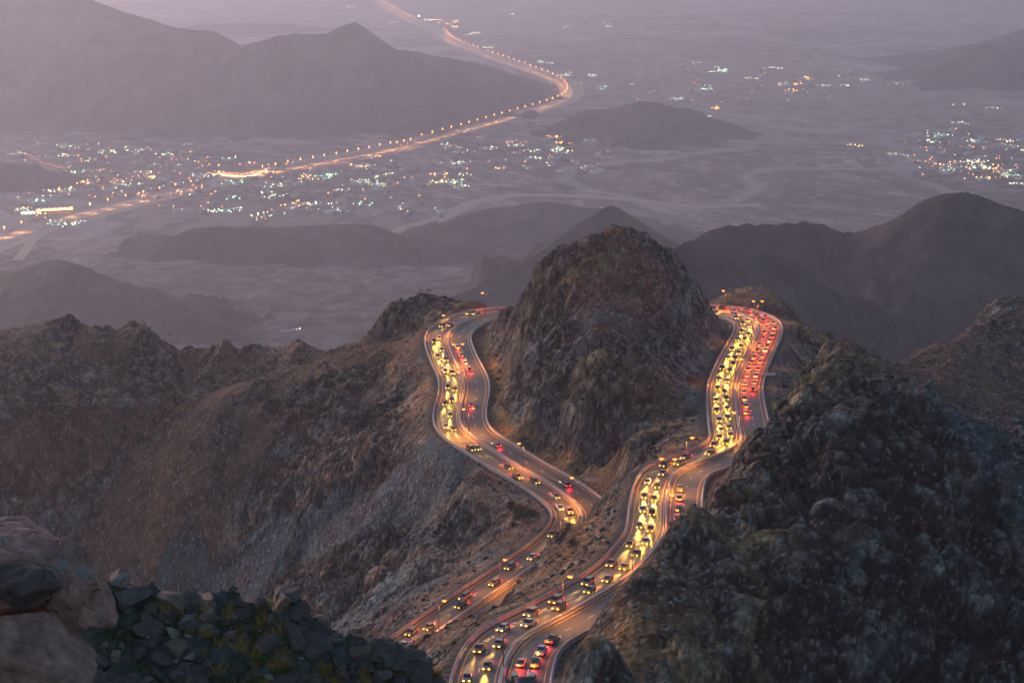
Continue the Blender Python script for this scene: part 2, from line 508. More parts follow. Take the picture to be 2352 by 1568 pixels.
# columns are directions from above the viewpoint, rows are distances: even detail over the whole slope
NU = 1120
az = (np.linspace(-190, 2560, NU) - 1176) / F / CT
dd_ = [300.0]
while dd_[-1] < 1230:
    y = dd_[-1]; dd_.append(y + (2.0 if y < 345 else .5 if y < 520 else .62 if y < 680 else .55 if y < 1000 else 3.0))
dist = np.array(dd_); ND = len(dist)
Y = np.repeat(dist[:, None], NU, 1); X = Y * az[None, :]
x = X.ravel(); y = Y.ravel()
z0 = gsamp(x, y)
RD, RJ = road_dist(x, y, 3)
Zg = z0.reshape(ND, NU)
e = 3.0
gxx = (gsamp(x + e, y) - gsamp(x - e, y)) / (2 * e); gyy = (gsamp(x, y + e) - gsamp(x, y - e)) / (2 * e)
slope = np.sqrt(gxx ** 2 + gyy ** 2)
sgn = (x - RC[RJ, 0]) * RN[RJ, 0] + (y - RC[RJ, 1]) * RN[RJ, 1]
terrace = ((sgn < 0) & (RJ > I_BACK)) * sstep(32, 25, RD + 4 * vn(x / 9, y / 9, None, 14)) * sstep(560, 600, y) * sstep(752, 735, y)
ditch = ((sgn > 0) & (RJ > I_BACK)) * sstep(21, 17, RD) * sstep(640, 700, y) * sstep(880, 860, y)
away = sstep(HW + 4, HW + 26, RD) * (1 - .85 * terrace)   # 0 at the road, 1 away from it
right_crag = sstep(20, 60, x - (y - 400) * .25) * sstep(640, 560, y)
hill_m = np.exp(-(((x - 50) / 62) ** 2 + ((y - 765) / 95) ** 2) ** 1.5)
gul = ridged(x / 75 + .4 * vn(x / 60, y / 60, None, 3), y / 95, 21, 4)
big = fbm(x / 48, y / 48, None, 40, 4)
kd = sstep(850, 905, y)                            # fall line of the left slopes turns with distance
sa_ = (x * .60 - z0 * .80) * (1 - kd) + (x * .42 - z0 * .91) * kd; sb_ = (x * .80 + z0 * .60) * (1 - kd) + (x * .91 + z0 * .42) * kd
left_m = sstep(0, -40, x) * sstep(620, 680, y)
strk = ridged(sa_ / 22 + .35 * vn(x / 40, y / 40, None, 12), sb_ / 120, 211, 4, .55)
strk2 = fbm(sa_ / 9 + .35 * vn(x / 30, y / 30, None, 13), sb_ / 90, None, 221, 5, .6)
cn = fbm(x / 38 + .3 * vn(x / 15, y / 15, None, 15), y / 38, None, 231, 5, .55)
crop_ = sstep(.17, .40, cn)                        # outcrops standing out of the slope
crop2 = sstep(.22, .34, fbm(x / 13, y / 13, None, 241, 4, .55))
fars = 1 - .75 * sstep(880, 905, y) * sstep(40, 60, x)
crag_k = np.clip(right_crag, 0, 1)
between = ((sgn > 0) & (RJ < I_BACK)) * sstep(660, 620, y) * sstep(75, 60, RD)
calm = (1 - .8 * between) * fars
def near_line(pts, hw, soft, wob=.5, by_d=False):
    A = np.array([(un_d if by_d else un_drop)(*p) for p in pts])[:, :2]; best = np.full(len(x), 1e9, np.float32); w_ = hw * wob
    xs_ = x + w_ * vn(x / 14, y / 14, None, 19) + w_ * .5 * vn(x / 5, y / 5, None, 20); ys_ = y + w_ * vn(x / 14, y / 14, None, 21)
    for a, b in zip(A[:-1], A[1:]):
        d_ = b - a; t_ = np.clip(((xs_ - a[0]) * d_[0] + (ys_ - a[1]) * d_[1]) / (d_ @ d_), 0, 1)
        best = np.minimum(best, np.hypot(xs_ - a[0] - t_ * d_[0], ys_ - a[1] - t_ * d_[1]))
    return sstep(hw + soft, hw, best)
L_scree = np.maximum.reduce([near_line([(1015, 1078, 220), (930, 1110, 231), (850, 1140, 240), (700, 1210, 262), (560, 1270, 284), (420, 1340, 308)], 8, 3), near_line([(1090, 1300, 228), (1020, 1330, 230), (950, 1362, 236), (820, 1430, 250), (740, 1470, 268)], 7, 3),
                             near_line([(2205, 955, 490), (2290, 1060, 474), (2380, 1180, 456), (2450, 1300, 445)], 8, 3, .5, True), near_line([(660, 1195, 268), (520, 1270, 284), (440, 1300, 298)], 3, 2)])
L_brown = np.maximum(near_line([(960, 815, 216), (860, 850, 228), (700, 885, 240), (520, 960, 252), (400, 1030, 262), (330, 1110, 276)], 22, 10), near_line([(560, 1030, 254), (500, 1120, 268), (380, 1200, 284)], 10, 6))
L_red = near_line([(-120, 985, 262), (40, 990, 262), (150, 975, 259), (250, 950, 255), (340, 935, 251), (420, 925, 248)], 9, 4)
L_fin = np.maximum.reduce([near_line([(600, 925, 244), (555, 975, 250), (520, 1040, 257), (490, 1100, 265)], 5, 3), near_line([(960, 905, 219), (900, 960, 227), (840, 1000, 235)], 5, 3), near_line([(820, 1090, 240), (760, 1150, 252), (690, 1180, 260)], 4, 3),
                           near_line([(640, 1320, 284), (600, 1370, 292), (560, 1420, 300)], 6, 3), near_line([(270, 960, 257), (270, 1040, 270), (275, 1080, 275)], 3, 2), near_line([(880, 1230, 246), (830, 1290, 255), (780, 1330, 262)], 5, 3)])
rocky = np.clip(.10 + .95 * crop_ + .4 * crop2 + .7 * sstep(.5, 1.0, slope) + .65 * crag_k + .35 * hill_m, .05, 1.3)
rocky = np.clip(rocky * (1 - .5 * hill_m * sstep(722, 736, z0) * sstep(78, 62, x)) * (1 - .75 * L_brown) * (1 - .8 * L_scree) + .9 * L_fin + .5 * L_red, .04, 1.3)
m2 = ridged(x / 24 + .4 * vn(x / 20, y / 20, None, 16), y / 24, 251, 3, .5) - .35
lift = (gul * 4.0 * (1 - .75 * hill_m) * (1 - .4 * crag_k) + big * 2.5 * (1 - .6 * hill_m) * (1 - .5 * crag_k) + left_m * (strk - .4) * 7
        + crop_ * 2.6 * (1 - hill_m * .5) * (1 - .6 * crag_k) + m2 * (1.0 + 2.0 * rocky)) * away * calm * (1 - .75 * L_scree) * (1 - .5 * L_brown) + (5.5 * L_fin + 3.5 * L_red) * away * (.7 + .6 * vn(x / 6, y / 6, None, 22))
zb = z0 + lift
wv = .25 * vn(x / 7, y / 7)
b0, e0 = blocks(x / 24 + wv, y / 24, zb / 17, 3)
b1, e1 = blocks(x / 9 + wv, y / 9, zb / 8, 5)
b2, e2 = blocks(x / 3.4 + wv, y / 3.4, zb / 3.0, 9)
b3, e3 = blocks(x / 1.7, y / 1.7, zb / 1.5, 19)
f1 = fbm(x / 5, y / 5, zb / 5, 60, 5, .6)
f2 = ridged(x / 14 + z0 / 30, y / 14, 90, 4)
big_rock = np.clip(crag_k + .6 * hill_m, 0, 1)
m3 = ridged((x * .8 + y * .6) / 9 + .5 * vn(x / 8, y / 8, None, 17), (y * .8 - x * .6) / 12, 261, 4, .55) - .35
m4 = fbm(x / 3.5, y / 3.5, zb / 3.5, 271, 4, .55)
disp = away * calm * (rocky * ((.5 + .8 * big_rock) * b1 + (.25 + .1 * big_rock) * b2 + (.35 - .15 * crag_k) * m4 + 1.6 * m3 + .5 * f2) + (1 - np.clip(rocky, 0, 1)) * (.5 * m3 + .15 * m4)
        + big_rock * (2.2 * b0 - 1.5 * np.exp(-e0 * 9)) - rocky * (.7 * np.exp(-e1 * 9) + .25 * np.exp(-e2 * 8))) + .15 * f1 * sstep(HW + 1, HW + 7, RD) * (1 - .6 * terrace)
# displace along the slope normal so that steep rock breaks sideways too
nx, ny, nz = -gxx, -gyy, np.ones_like(gxx); nl = np.sqrt(nx * nx + ny * ny + nz * nz)
disp_h = np.clip(disp, -5, 5)
xx = x + nx / nl * disp_h * .8 * sstep(HW + 9, HW + 18, RD)
yy = y + ny / nl * disp_h * .8 * sstep(HW + 9, HW + 18, RD)
zt = zb + disp * (.45 + .55 * nz / nl)
roadz = RC[RJ, 2]
# verge: cut or fill down to the carriageway
wroad = sstep(HW + 5.5, HW + 1.0, RD)
zt = zt * (1 - wroad) + (roadz - .35) * wroad
lim = roadz + .25 + np.maximum(RD - HW - .8, 0) * 2.6       # cut slopes are no steeper than the rock stands
near_r = RD < HW + 16
zt = np.where(near_r & (RD < HW + 12), np.minimum(zt, np.maximum(lim, roadz - .35)), zt)
# ---- rock and soil colours, with crevice shade mixed in
c_soil = np.array([.105, .054, .032]); c_red = np.array([.120, .046, .032]); c_rock = np.array([.058, .049, .044]); c_blue = np.array([.062, .082, .095])
c_ochre = np.array([.20, .145, .065]); c_gold = np.array([.26, .145, .045]); c_dirt = np.array([.125, .088, .070]); c_dark = np.array([.030, .028, .027]); c_pale = np.array([.17, .165, .16])
n1 = fbm(x / 30, y / 30, None, 101, 4); n2 = fbm(x / 9, y / 9, zb / 9, 111, 4); n3 = fbm(x / 2.2, y / 2.2, zb / 2.2, 121, 3, .7); n4 = fbm(x / 60, y / 60, None, 131, 3)
def mixc(C, c, m): return C * (1 - m[:, None]) + c[None, :] * m[:, None]
C = np.repeat(c_soil[None, :], len(x), 0)
C = mixc(C, c_red, sstep(-.1, .5, n4) * .7)
C = mixc(C, c_rock, np.clip(rocky * 1.3 + .4 * n2 - .25, 0, 1))
left_scree = sstep(-.1, .35, n1 + .4 * n2) * sstep(-8, -30, x) * sstep(900, 760, y)
C = mixc(C, c_blue, np.clip(left_scree * .35, 0, 1))
C = mixc(C, c_blue * 1.25, np.clip(left_m * sstep(.0, .30, strk2) * sstep(900, 780, y) * .95, 0, 1))
C = mixc(C, c_soil * 1.5, np.clip(left_m * sstep(-.02, -.3, strk2) * .85, 0, 1))
C = mixc(C, c_dark * 1.2, np.clip(crop_ * sstep(.0, .4, n2) * .8, 0, 1))
cellt = _h(np.floor(x / 4 + b2).astype(np.int64), np.floor(y / 4).astype(np.int64), np.floor(zb / 4).astype(np.int64), 4)
C = C * np.maximum(.15, 1 + np.clip(rocky, 0, 1) * (.75 * b1 + .7 * b2 + .45 * b3))[:, None]
C = mixc(C, c_pale * .8, np.clip(rocky * sstep(.55, .85, b2) * .55, 0, 1)); C = mixc(C, c_red * 1.3, np.clip(rocky * sstep(-.55, -.8, b1) * .5, 0, 1))
C = mixc(C, c_dark * .5, np.clip(rocky * (np.exp(-e1 * 12) + .5 * np.exp(-e2 * 10) + big_rock * np.exp(-e0 * 14)) * .8, 0, .9))  # shade of the crevices put into the colour along block borders
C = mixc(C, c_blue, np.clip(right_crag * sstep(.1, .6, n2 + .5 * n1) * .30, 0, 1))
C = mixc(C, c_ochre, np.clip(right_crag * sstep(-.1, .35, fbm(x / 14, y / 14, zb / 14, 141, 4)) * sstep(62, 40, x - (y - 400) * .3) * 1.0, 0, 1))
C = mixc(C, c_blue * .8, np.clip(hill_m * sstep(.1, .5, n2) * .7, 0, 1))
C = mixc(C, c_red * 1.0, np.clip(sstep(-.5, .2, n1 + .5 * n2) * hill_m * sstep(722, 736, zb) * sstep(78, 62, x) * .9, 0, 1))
C = mixc(C, c_dark, np.clip(sstep(.2, .7, n3) * .75, 0, 1))
C = mixc(C, c_pale, sstep(.62, .9, fbm(x / 1.3, y / 1.3, zb / 1.3, 151, 2)) * .7)
gold = sstep(60, 14, RD) * sstep(-.15, .35, n2 + .4 * n1) * sstep(1.1, .5, slope) * (1 - .7 * right_crag)
C = mixc(C, c_gold, np.clip(gold * (.45 + .5 * n3), 0, .85))
terr = sstep(34, 26, RD) * sstep(0.3, .1, slope) * sstep(-.5, .1, n1)
C = mixc(C, c_dirt, np.clip(terr * .75, 0, 1))
C = mixc(C, c_dirt, sstep(HW + 5, HW + 1, RD))
C = mixc(C, c_dirt * 1.15, np.clip(terrace * (.55 + .5 * n2) * sstep(HW + 1, HW + 3, RD), 0, .9))
C = mixc(C, c_gold, np.clip(ditch * (.5 + .6 * n3), 0, .9))
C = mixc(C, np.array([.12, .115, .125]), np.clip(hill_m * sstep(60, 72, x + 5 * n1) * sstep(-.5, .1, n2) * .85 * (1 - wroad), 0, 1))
C = mixc(C, c_soil * 1.05, L_brown * (.65 + .3 * n2)); C = mixc(C, c_red * .75, L_red * .85); C = mixc(C, c_rock * .9, L_fin * .8)
C = mixc(C, np.array([.060, .076, .090]), np.clip(L_scree * (.85 + .4 * n2), 0, 1))
C = mixc(C, c_ochre * .6, hill_m * near_line([(1320, 860, 732), (1430, 925, 712), (1520, 960, 700), (1590, 985, 690)], 3, 3, .6, True) * .7)
C = mixc(C, c_ochre * .6, hill_m * near_line([(1150, 720, 830), (1200, 705, 812), (1290, 660, 790), (1400, 640, 782)], 3, 4, .6, True) * .6)
b4, e4 = blocks(x / 1.15, y / 1.15, zb / 1.15, 29)
flatn = sstep(HW + 3, HW + 8, RD)
C *= np.clip(1 + flatn * ((.35 + .25 * L_scree) * b4 + .30 * n2 + np.clip(rocky, 0, 1) * ((.35 + .25 * crag_k) * b1 + .40 * b2 + (.30 - .18 * crag_k) * b3)), .12, 2.4)[:, None]
C *= (1 - flatn * .55 * np.exp(-e4 * 7) * (.5 + .5 * np.clip(rocky + L_scree, 0, 1)))[:, None]  # fine crevice shade painted in between the smallest blocks
C = mixc(C, np.array([.26, .25, .24]), flatn * (b4 > .95) * .45)
C = C * (1 + sstep(HW + 1, HW + 6, RD) * (.62 - .32 * crag_k))[:, None]
C = C * (1 - flatn[:, None] * (1 - np.array([1.14, .97, .84])[None])) * (1 - crag_k[:, None] * .5 * (1 - np.array([.95, 1.0, 1.08])[None]))
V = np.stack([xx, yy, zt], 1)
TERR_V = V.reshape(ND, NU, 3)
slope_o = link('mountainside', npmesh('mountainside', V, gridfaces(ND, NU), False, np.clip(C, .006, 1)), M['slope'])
tag(slope_o, 'rugged dark mountainside carrying the winding road', None, None, 'structure')


def ground(px, py):
    """height of the finished mountainside at flat arrays px, py"""
    px = np.atleast_1d(px).astype(float); py = np.atleast_1d(py).astype(float)
    j = np.clip(np.searchsorted(dist, py) - 1, 0, ND - 2)
    a = (px / py - az[0]) / (az[1] - az[0]); i = np.clip(a.astype(int), 0, NU - 2)
    tj = np.clip((py - dist[j]) / (dist[j + 1] - dist[j]), 0, 1); ti = np.clip(a - i, 0, 1)
    Zt = TERR_V[:, :, 2]
    return (Zt[j, i] * (1 - ti) + Zt[j, i + 1] * ti) * (1 - tj) + (Zt[j + 1, i] * (1 - ti) + Zt[j + 1, i + 1] * ti) * tj


# ------------------------------------------------------------------ road, markings, barriers
def ribbon(name, a, b, m, dz, i0=0, i1=None, dashes=None, parent=None):
    A = side(a, dz, i0, i1); B = side(b, dz, i0, i1); n = len(A)
    V = np.empty((2 * n, 3)); V[0::2] = A; V[1::2] = B
    k = np.arange(n - 1) * 2
    Fc = np.stack([k, k + 1, k + 3, k + 2], 1) if a > b else np.stack([k + 1, k, k + 2, k + 3], 1)
    if dashes is not None:
        Fc = Fc[dashes(np.arange(n - 1) * STEP)]
    return V, Fc


def ribbons(name, parts, m):
    Vs, Fs, o = [], [], 0
    for V, Fc in parts: Vs.append(V); Fs.append(Fc + o); o += len(V)
    return link(name, npmesh(name, np.vstack(Vs), np.vstack(Fs), False), m)


rd = ribbons('road', [ribbon('', HW + .6, -HW - .6, None, 0)], M['asphalt'])
tag(rd, 'two carriageway mountain road winding round the rocky hill', None, None, 'structure')
dash = lambda s: (s % 12) < 3.0
yl = ribbons('yellow_edge_lines', [ribbon('', a + .14, a - .14, None, .02) for a in (HW - 1.5, 1.35, -1.35, -HW + 1.5)], M['yellow_paint'])
tag(yl, 'yellow painted edge lines along barriers and median', None, None, 'structure')
wl = ribbons('white_lane_dashes', [ribbon('', a + .10, a - .10, None, .02, dashes=dash) for a in (5.2, -5.2)], M['white_paint'])
tag(wl, 'white dashed lane lines on the asphalt', None, None, 'structure')


def cross_bars(name, m, rows):
    Vs, Fs, o = [], [], 0
    for (u, v, drop, n, gap, dotted) in rows:
        i = nearest_i(un_drop(u, v, drop))
        for k in range(n):
            s = RS[i] + k * gap; j = s / STEP; j0 = int(j)
            c = RC[j0] + (RC[j0 + 1] - RC[j0]) * (j - j0); t = tg[j0]; nr = RN[j0]
            offs = [(-1.8, -8.8)] if not dotted else [(-1.8 - q * 1.0, -2.3 - q * 1.0) for q in range(7)]
            for a, b in offs:
                P = []
                for off, al in ((a, -.16), (b, -.16), (b, .16), (a, .16)):
                    P.append([c[0] + nr[0] * off + t[0] * al, c[1] + nr[1] * off + t[1] * al, c[2] + .024])
                Vs += P; Fs.append([o, o + 1, o + 2, o + 3]); o += 4
    return link(name, npmesh(name, Vs, Fs, False), m)


tag(cross_bars('yellow_rumble_bars', M['yellow_paint'], [(1700, 940, 189, 5, 2.4, False), (1693, 902, 191, 5, 2.4, False), (1710, 858, 193, 6, 2.6, False), (1075, 1000, 213, 4, 2.2, False)]),
    'yellow painted rumble bars across the lanes', None, None, 'structure')
tag(cross_bars('white_rumble_bars', M['white_paint'], [(1695, 918, 190, 3, 1.6, True), (1695, 872, 192, 3, 1.6, True), (1730, 797, 195, 2, 2, False), (1712, 833, 194, 2, 2, False),
                                                        (1050, 800, 207, 2, 2, False), (1068, 863, 209, 2, 2, False), (1059, 930, 211, 2, 2, True)]),
    'white painted rumble bars across the lanes', None, None, 'structure')


def profile_strip(name, off, prof, m, i0, i1, label, cat, group=None, dzf=None):
    """extrude a cross-section (x across, z up) along the road"""
    idx = np.arange(i0, i1, 2 if len(range(i0, i1)) > 30 else 1); n = len(idx); k = len(prof); V = np.empty((n, k, 3))
    for j, (px, pz) in enumerate(prof):
        o_ = off + (px if not callable(px) else px)
        V[:, j, 0] = RC[idx, 0] + RN[idx, 0] * o_; V[:, j, 1] = RC[idx, 1] + RN[idx, 1] * o_; V[:, j, 2] = RC[idx, 2] + pz
    if dzf is not None: dzf(V, idx)
    V = V.reshape(-1, 3); Fc = []
    for a in range(n - 1):
        for j in range(k):
            Fc.append((a * k + j, a * k + (j + 1) % k, (a + 1) * k + (j + 1) % k, (a + 1) * k + j))
    me = bpy.data.meshes.new(name); me.from_pydata(V.tolist(), [], Fc + [tuple(range(k - 1, -1, -1)), tuple(range((n - 1) * k, n * k))]); me.update()
    o = link(name, me, m)
    return tag(o, label, cat, group)


JERSEY = [(-.38, -.6), (-.38, .12), (-.20, .40), (-.14, 1.05), (.14, 1.05), (.20, .40), (.38, .12), (.38, -.6)]
MEDIAN = [(-.62, -.3), (-.62, .15), (-.36, .38), (-.30, 1.0), (.30, 1.0), (.36, .38), (.62, .15), (.62, -.3)]
NRC = len(RC)
for off, i0, i1, nm, lb in ((HW, 0, I_BACK, 'outer', 'left hand edge of the right road'), (-HW, 0, I_BACK, 'inner', 'right hand edge of the right road below the crag'),
                            (-HW, I_BACK, NRC - 1, 'outer', 'outer left edge of the left road'), (HW, I_BACK, NRC - 1, 'inner', 'left road edge at the foot of the central hill')):
    profile_strip('concrete_barrier', off, JERSEY, M['concrete'], i0, i1, 'long pinkish concrete barrier on the ' + lb, 'barrier', 'concrete barriers along the mountain road')
for i0, i1, lb in ((0, I_BACK, 'right'), (I_BACK, NRC - 1, 'left')):
    profile_strip('median_barrier', 0, MEDIAN, M['concrete'], i0, i1, 'concrete median barrier with lamp posts dividing the %s hand road' % lb, 'barrier', 'median barriers of the mountain road')


def retaining(uv0, uv1, drop, off, batter, label, hmax):
    a, b = sorted((nearest_i(un_drop(*uv0, drop)), nearest_i(un_drop(*uv1, drop))))
    s = 1 if off > 0 else -1; n = b - a
    prof = [(-.45 * s, -.25), (.42 * s, .12), (.44 * s, -1.5), (batter * s, -hmax), (-.45 * s, -hmax)]

    def shape(V, idx):
        t = (idx - a) / max(n, 1); k = np.clip(np.sin(np.pi * np.clip(t, 0.03, .97)) * 1.6, .25, 1)
        V[:, 3, 2] = RC[idx, 2] - hmax * k; V[:, 4, 2] = RC[idx, 2] - hmax * k
    profile_strip('retaining_wall', off, prof, M['old_concrete'], a, b, label, 'wall', None, shape)


retaining((1624, 1010), (1622, 862), 190, HW + .0, 2.6, 'tall pale retaining wall holding up the right road beside the hill gully', 13)
retaining((976, 775), (1011, 885), 208, -HW, 2.4, 'weathered retaining wall under the outer edge of the left road', 12)
retaining((1454, 1124), (1430, 1252), 178, HW, 1.4, 'short pale retaining wall below the right road on the rock shoulder', 5)


# ------------------------------------------------------------------ street lamps
def lamp_proto(h=10.6):
    r = tag(link('street_lamp', None), 'x', 'street lamp')
    mb = MB(); mb.tube((0, 0, .7), (0, 0, 1.5), .20, .16, 8); mb.tube((0, 0, 1.5), (0, 0, h), .13, .075, 8); mb.build('pole', M['steel'], r, True)
    for s in (-1, 1):
        mb = MB(); mb.tube((0, 0, h - .25), (s * .9, 0, h + .05), .05, .045, 6); mb.tube((s * .9, 0, h + .05), (s * 1.55, 0, h + .12), .045, .045, 6)
        mb.build('arm', M['steel'], r)
        mb = MB(); mb.box((s * 1.95, 0, h + .16), (.95, .36, .14), 0, .7); mb.box((s * 1.95, 0, h + .06), (1.0, .42, .10)); hd = mb.build('lamp_head', M['head'], r)
        hd['s'] = s
    return r


LP = lamp_proto()
LENS = {}
def lens_mesh(lit):
    if lit not in LENS:
        bm = MB()
        n = 10; r = .64 if lit else .2  # lit lens is oversize, its shape stands in for the lamp's glow
        P = [(0, 0, -r * .8)]; Fs = []
        for a in range(1, 5):
            ph = math.pi / 2 * a / 4
            for k in range(n): P.append((r * math.sin(ph) * math.cos(k * 2 * math.pi / n), r * math.sin(ph) * math.sin(k * 2 * math.pi / n), -r * .8 * math.cos(ph)))
        for k in range(n): Fs.append((0, 1 + (k + 1) % n, 1 + k))
        for a in range(3):
            for k in range(n): Fs.append((1 + a * n + k, 1 + a * n + (k + 1) % n, 1 + (a + 1) * n + (k + 1) % n, 1 + (a + 1) * n + k))
        Fs.append(tuple(1 + 3 * n + k for k in range(n)))
        me = bpy.data.meshes.new('lens'); me.from_pydata(P, [], Fs); me.polygons.foreach_set('use_smooth', [True] * len(Fs)); me.update()
        me.materials.append(M['sodium'] if lit else M['dimlens']); LENS[lit] = me
    return LENS[lit]


def lamp_light(energy, rad=.35):
    l = bpy.data.lights.new('sodium_light', 'SPOT'); l.energy = energy; l.color = (1.0, .37, .065); l.shadow_soft_size = rad
    l.spot_size = math.radians(150); l.spot_blend = .9
    return l


LL = lamp_light(4500); LW = lamp_light(1200)
# (base u, v, drop, lit left head, lit right head, words for the label)
LAMPS = [(1160, 1530, 165.5, 0, 0, 'unlit double street lamp on the median at the near bend'),
         (1295, 1417, 170, 0, 1, 'street lamp with lit right head on the near straight of the right road'),
         (1452, 1320, 174, 0, 1, 'street lamp whose head hangs over the bright lane above the rock edge'),
         (1527, 1219, 178, 0, 1, 'street lamp with lit right head where the red lights meet the crag'),
         (1534, 1130, 181.5, 1, 1, 'street lamp with both heads lit at the middle bend of the right road'),
         (1580, 1076, 184, 0, 1, 'street lamp with lit right head in front of the retaining wall'),
         (1699, 1015, 186, 1, 1, 'street lamp with both heads lit above the lower rumble bars'),
         (1689, 885, 192, 1, 1, 'street lamp with both heads lit beside the upper rumble bars'),
         (1704, 840, 194, 0, 1, 'street lamp with lit right head halfway up the far straight'),
         (1726, 793, 195.5, 1, 1, 'street lamp with both heads lit below the far right bend'),
         (1743, 745, 198, 1, 1, 'street lamp with both heads lit on the far right bend'),
         (1668, 717, 199, 1, 0, 'street lamp standing against the valley at the far end of the right road'),
         (1115, 727, 206, 2, 0, 'street lamp with faint head against the valley at the far end of the left road'),
         (1029, 775, 207, 1, 0, 'street lamp with lit left head on the far left bend'),
         (1053, 845, 209, 1, 1, 'street lamp with both heads lit above the far carriageway of the left road'),
         (1066, 910, 210.5, 1, 0, 'street lamp with one small lit head half way down the left road'),
         (1073, 996, 212.5, 1, 1, 'street lamp with both heads lit where the left road turns in'),
         (1204, 1080, 215, 1, 0, 'street lamp with lit left head at the foot of the central hill'),
         (1325, 1160, 217, 1, 0, 'street lamp with lit left head beside the small white sign board'),
         (1286, 1256, 219.5, 0, 1, 'street lamp partly hidden behind the rock shoulder at the left bend'),
         (1148, 1353, 222, 0, 1, 'street lamp with lit right head on the near straight of the left road'),
         (1008, 1456, 224.7, 0, 1, 'nearest street lamp of the left road above the foreground rocks')]
for q, (u, v, dr, a, b, lb) in enumerate(LAMPS):
    i = nearest_i(un_drop(u, v, dr))
    r = copy_tree(LP); r.location = RC[i]
    ang = math.atan2(RN[i, 1], RN[i, 0])
    r.rotation_euler = (0, 0, ang)
    if math.cos(ang) < 0: a, b = b, a            # arms are named by the side they show in the picture
    r['label'] = lb; r['group'] = 'street lamps along the mountain road'
    for hd in [c for c in r.children if c.name.startswith('lamp_head')]:
        s = hd['s']; lit = a if s < 0 else b
        ln = link('lens', lens_mesh(bool(lit)), None, hd); ln.location = (s * 1.95, 0, 10.6 + .02)
        if lit:
            lo = bpy.data.objects.new('sodium_light', LL if lit == 1 else LW); COL.objects.link(lo); lo.parent = hd; lo.location = (s * 1.95, 0, 10.6 - .65)
for c in list(LP.children): bpy.data.objects.remove(c)
bpy.data.objects.remove(LP)


# ------------------------------------------------------------------ cars
def car_proto(kind):
    L_, W_, H_ = {'sedan': (4.6, 1.82, 1.45), 'suv': (4.9, 1.95, 1.85), 'pickup': (5.3, 1.9, 1.8)}[kind]
    hw = W_ / 2; zb_ = .32; zs = .86 if kind == 'sedan' else 1.05
    mb = MB()
    def loft(st):
        P = []; k = 8
        for (yy, w, z0_, z1_) in st:
            P += [(-w * .92, yy, z0_), (-w, yy, z0_ + .12), (-w, yy, z1_ - .14), (-w * .88, yy, z1_), (w * .88, yy, z1_), (w, yy, z1_ - .14), (w, yy, z0_ + .12), (w * .92, yy, z0_)]
        Fs = [tuple(range(k)), tuple(range((len(st) - 1) * k + k - 1, (len(st) - 1) * k - 1, -1))]
        for a in range(len(st) - 1):
            for j in range(k): Fs.append((a * k + j, (a + 1) * k + j, (a + 1) * k + (j + 1) % k, a * k + (j + 1) % k))
        return P, Fs
    f = L_ / 2
    mb.add(*loft([(-f, hw * .86, zb_ + .1, zs - .06), (-f + .25, hw * .97, zb_, zs), (0, hw, zb_ - .05, zs + .02), (f - 1.2, hw, zb_, zs - .02), (f - .3, hw * .95, zb_, zs - .14), (f, hw * .8, zb_ + .08, zs - .28)]))
    if kind == 'sedan': cab = [(-1.75, .5), (-1.1, 1.0), (.35, 1.0), (1.15, .3)]
    elif kind == 'suv': cab = [(-2.25, .5), (-2.0, 1.0), (.55, 1.0), (1.25, .25)]
    else: cab = [(-.55, .4), (-.4, 1.0), (.75, 1.0), (1.4, .25)]
    y0, y1 = cab[1][0], cab[2][0]
    mb.box((0, (y0 + y1) / 2, H_ - .035), (W_ * .76, y1 - y0 + .1, .07), 0, .95)
    if kind == 'pickup':
        for s in (-1, 1): mb.box((s * (hw - .06), -1.6, zs + .14), (.1, 1.9, .3))
        mb.box((0, -f + .1, zs + .14), (W_ * .9, .1, .3))
    body = mb.build('car', M['car_white'])
    g = MB(); hh = H_ - .07
    P = [(-hw * .9, cab[0][0], zs - .02), (hw * .9, cab[0][0], zs - .02), (hw * .9, cab[3][0], zs - .06), (-hw * .9, cab[3][0], zs - .06),
         (-hw * .74, y0, hh), (hw * .74, y0, hh), (hw * .74, y1, hh), (-hw * .74, y1, hh)]
    g.add(P, [(3, 2, 1, 0), (4, 5, 6, 7), (0, 1, 5, 4), (1, 2, 6, 5), (2, 3, 7, 6), (3, 0, 4, 7)]); g.build('windows', M['glass'], body)
    for sx in (-1, 1):
        for yy in (-f + .95, f - .95):
            w = MB(); w.tube((sx * (hw - .22), yy, .33), (sx * (hw + .01), yy, .33), .33, .33, 12); w.build('wheel', M['tyre'], body)
    for sx in (-1, 1):
        w = MB(); w.box((sx * hw * .66, f - .02, zs - .36), (.42, .16, .22)); w.build('headlight', M['headlight'], body)
        w = MB(); w.box((sx * hw * .72, -f + .0, zs - .2), (.36, .12, .24)); w.build('tail_light', M['tail'], body)
    return body


PROTO = {k: car_proto(k) for k in ('sedan', 'suv', 'pickup')}
CARM = {}
for k, o in PROTO.items():
    for c in ('white', 'silver', 'black', 'sand'):
        me = o.data.copy(); me.materials.clear(); me.materials.append(M['car_' + c]); CARM[k, c] = me
beam = bpy.data.lights.new('headlight_beam', 'SPOT'); beam.energy = 6800; beam.color = (1.0, .54, .065); beam.spot_size = math.radians(17); beam.spot_blend = .8; beam.shadow_soft_size = .5
redb = bpy.data.lights.new('tail_light_glow', 'SPOT'); redb.energy = 380; redb.color = (1.0, .03, .02); redb.spot_size = math.radians(150); redb.spot_blend = .8; redb.shadow_soft_size = .6
N_CAR = 0


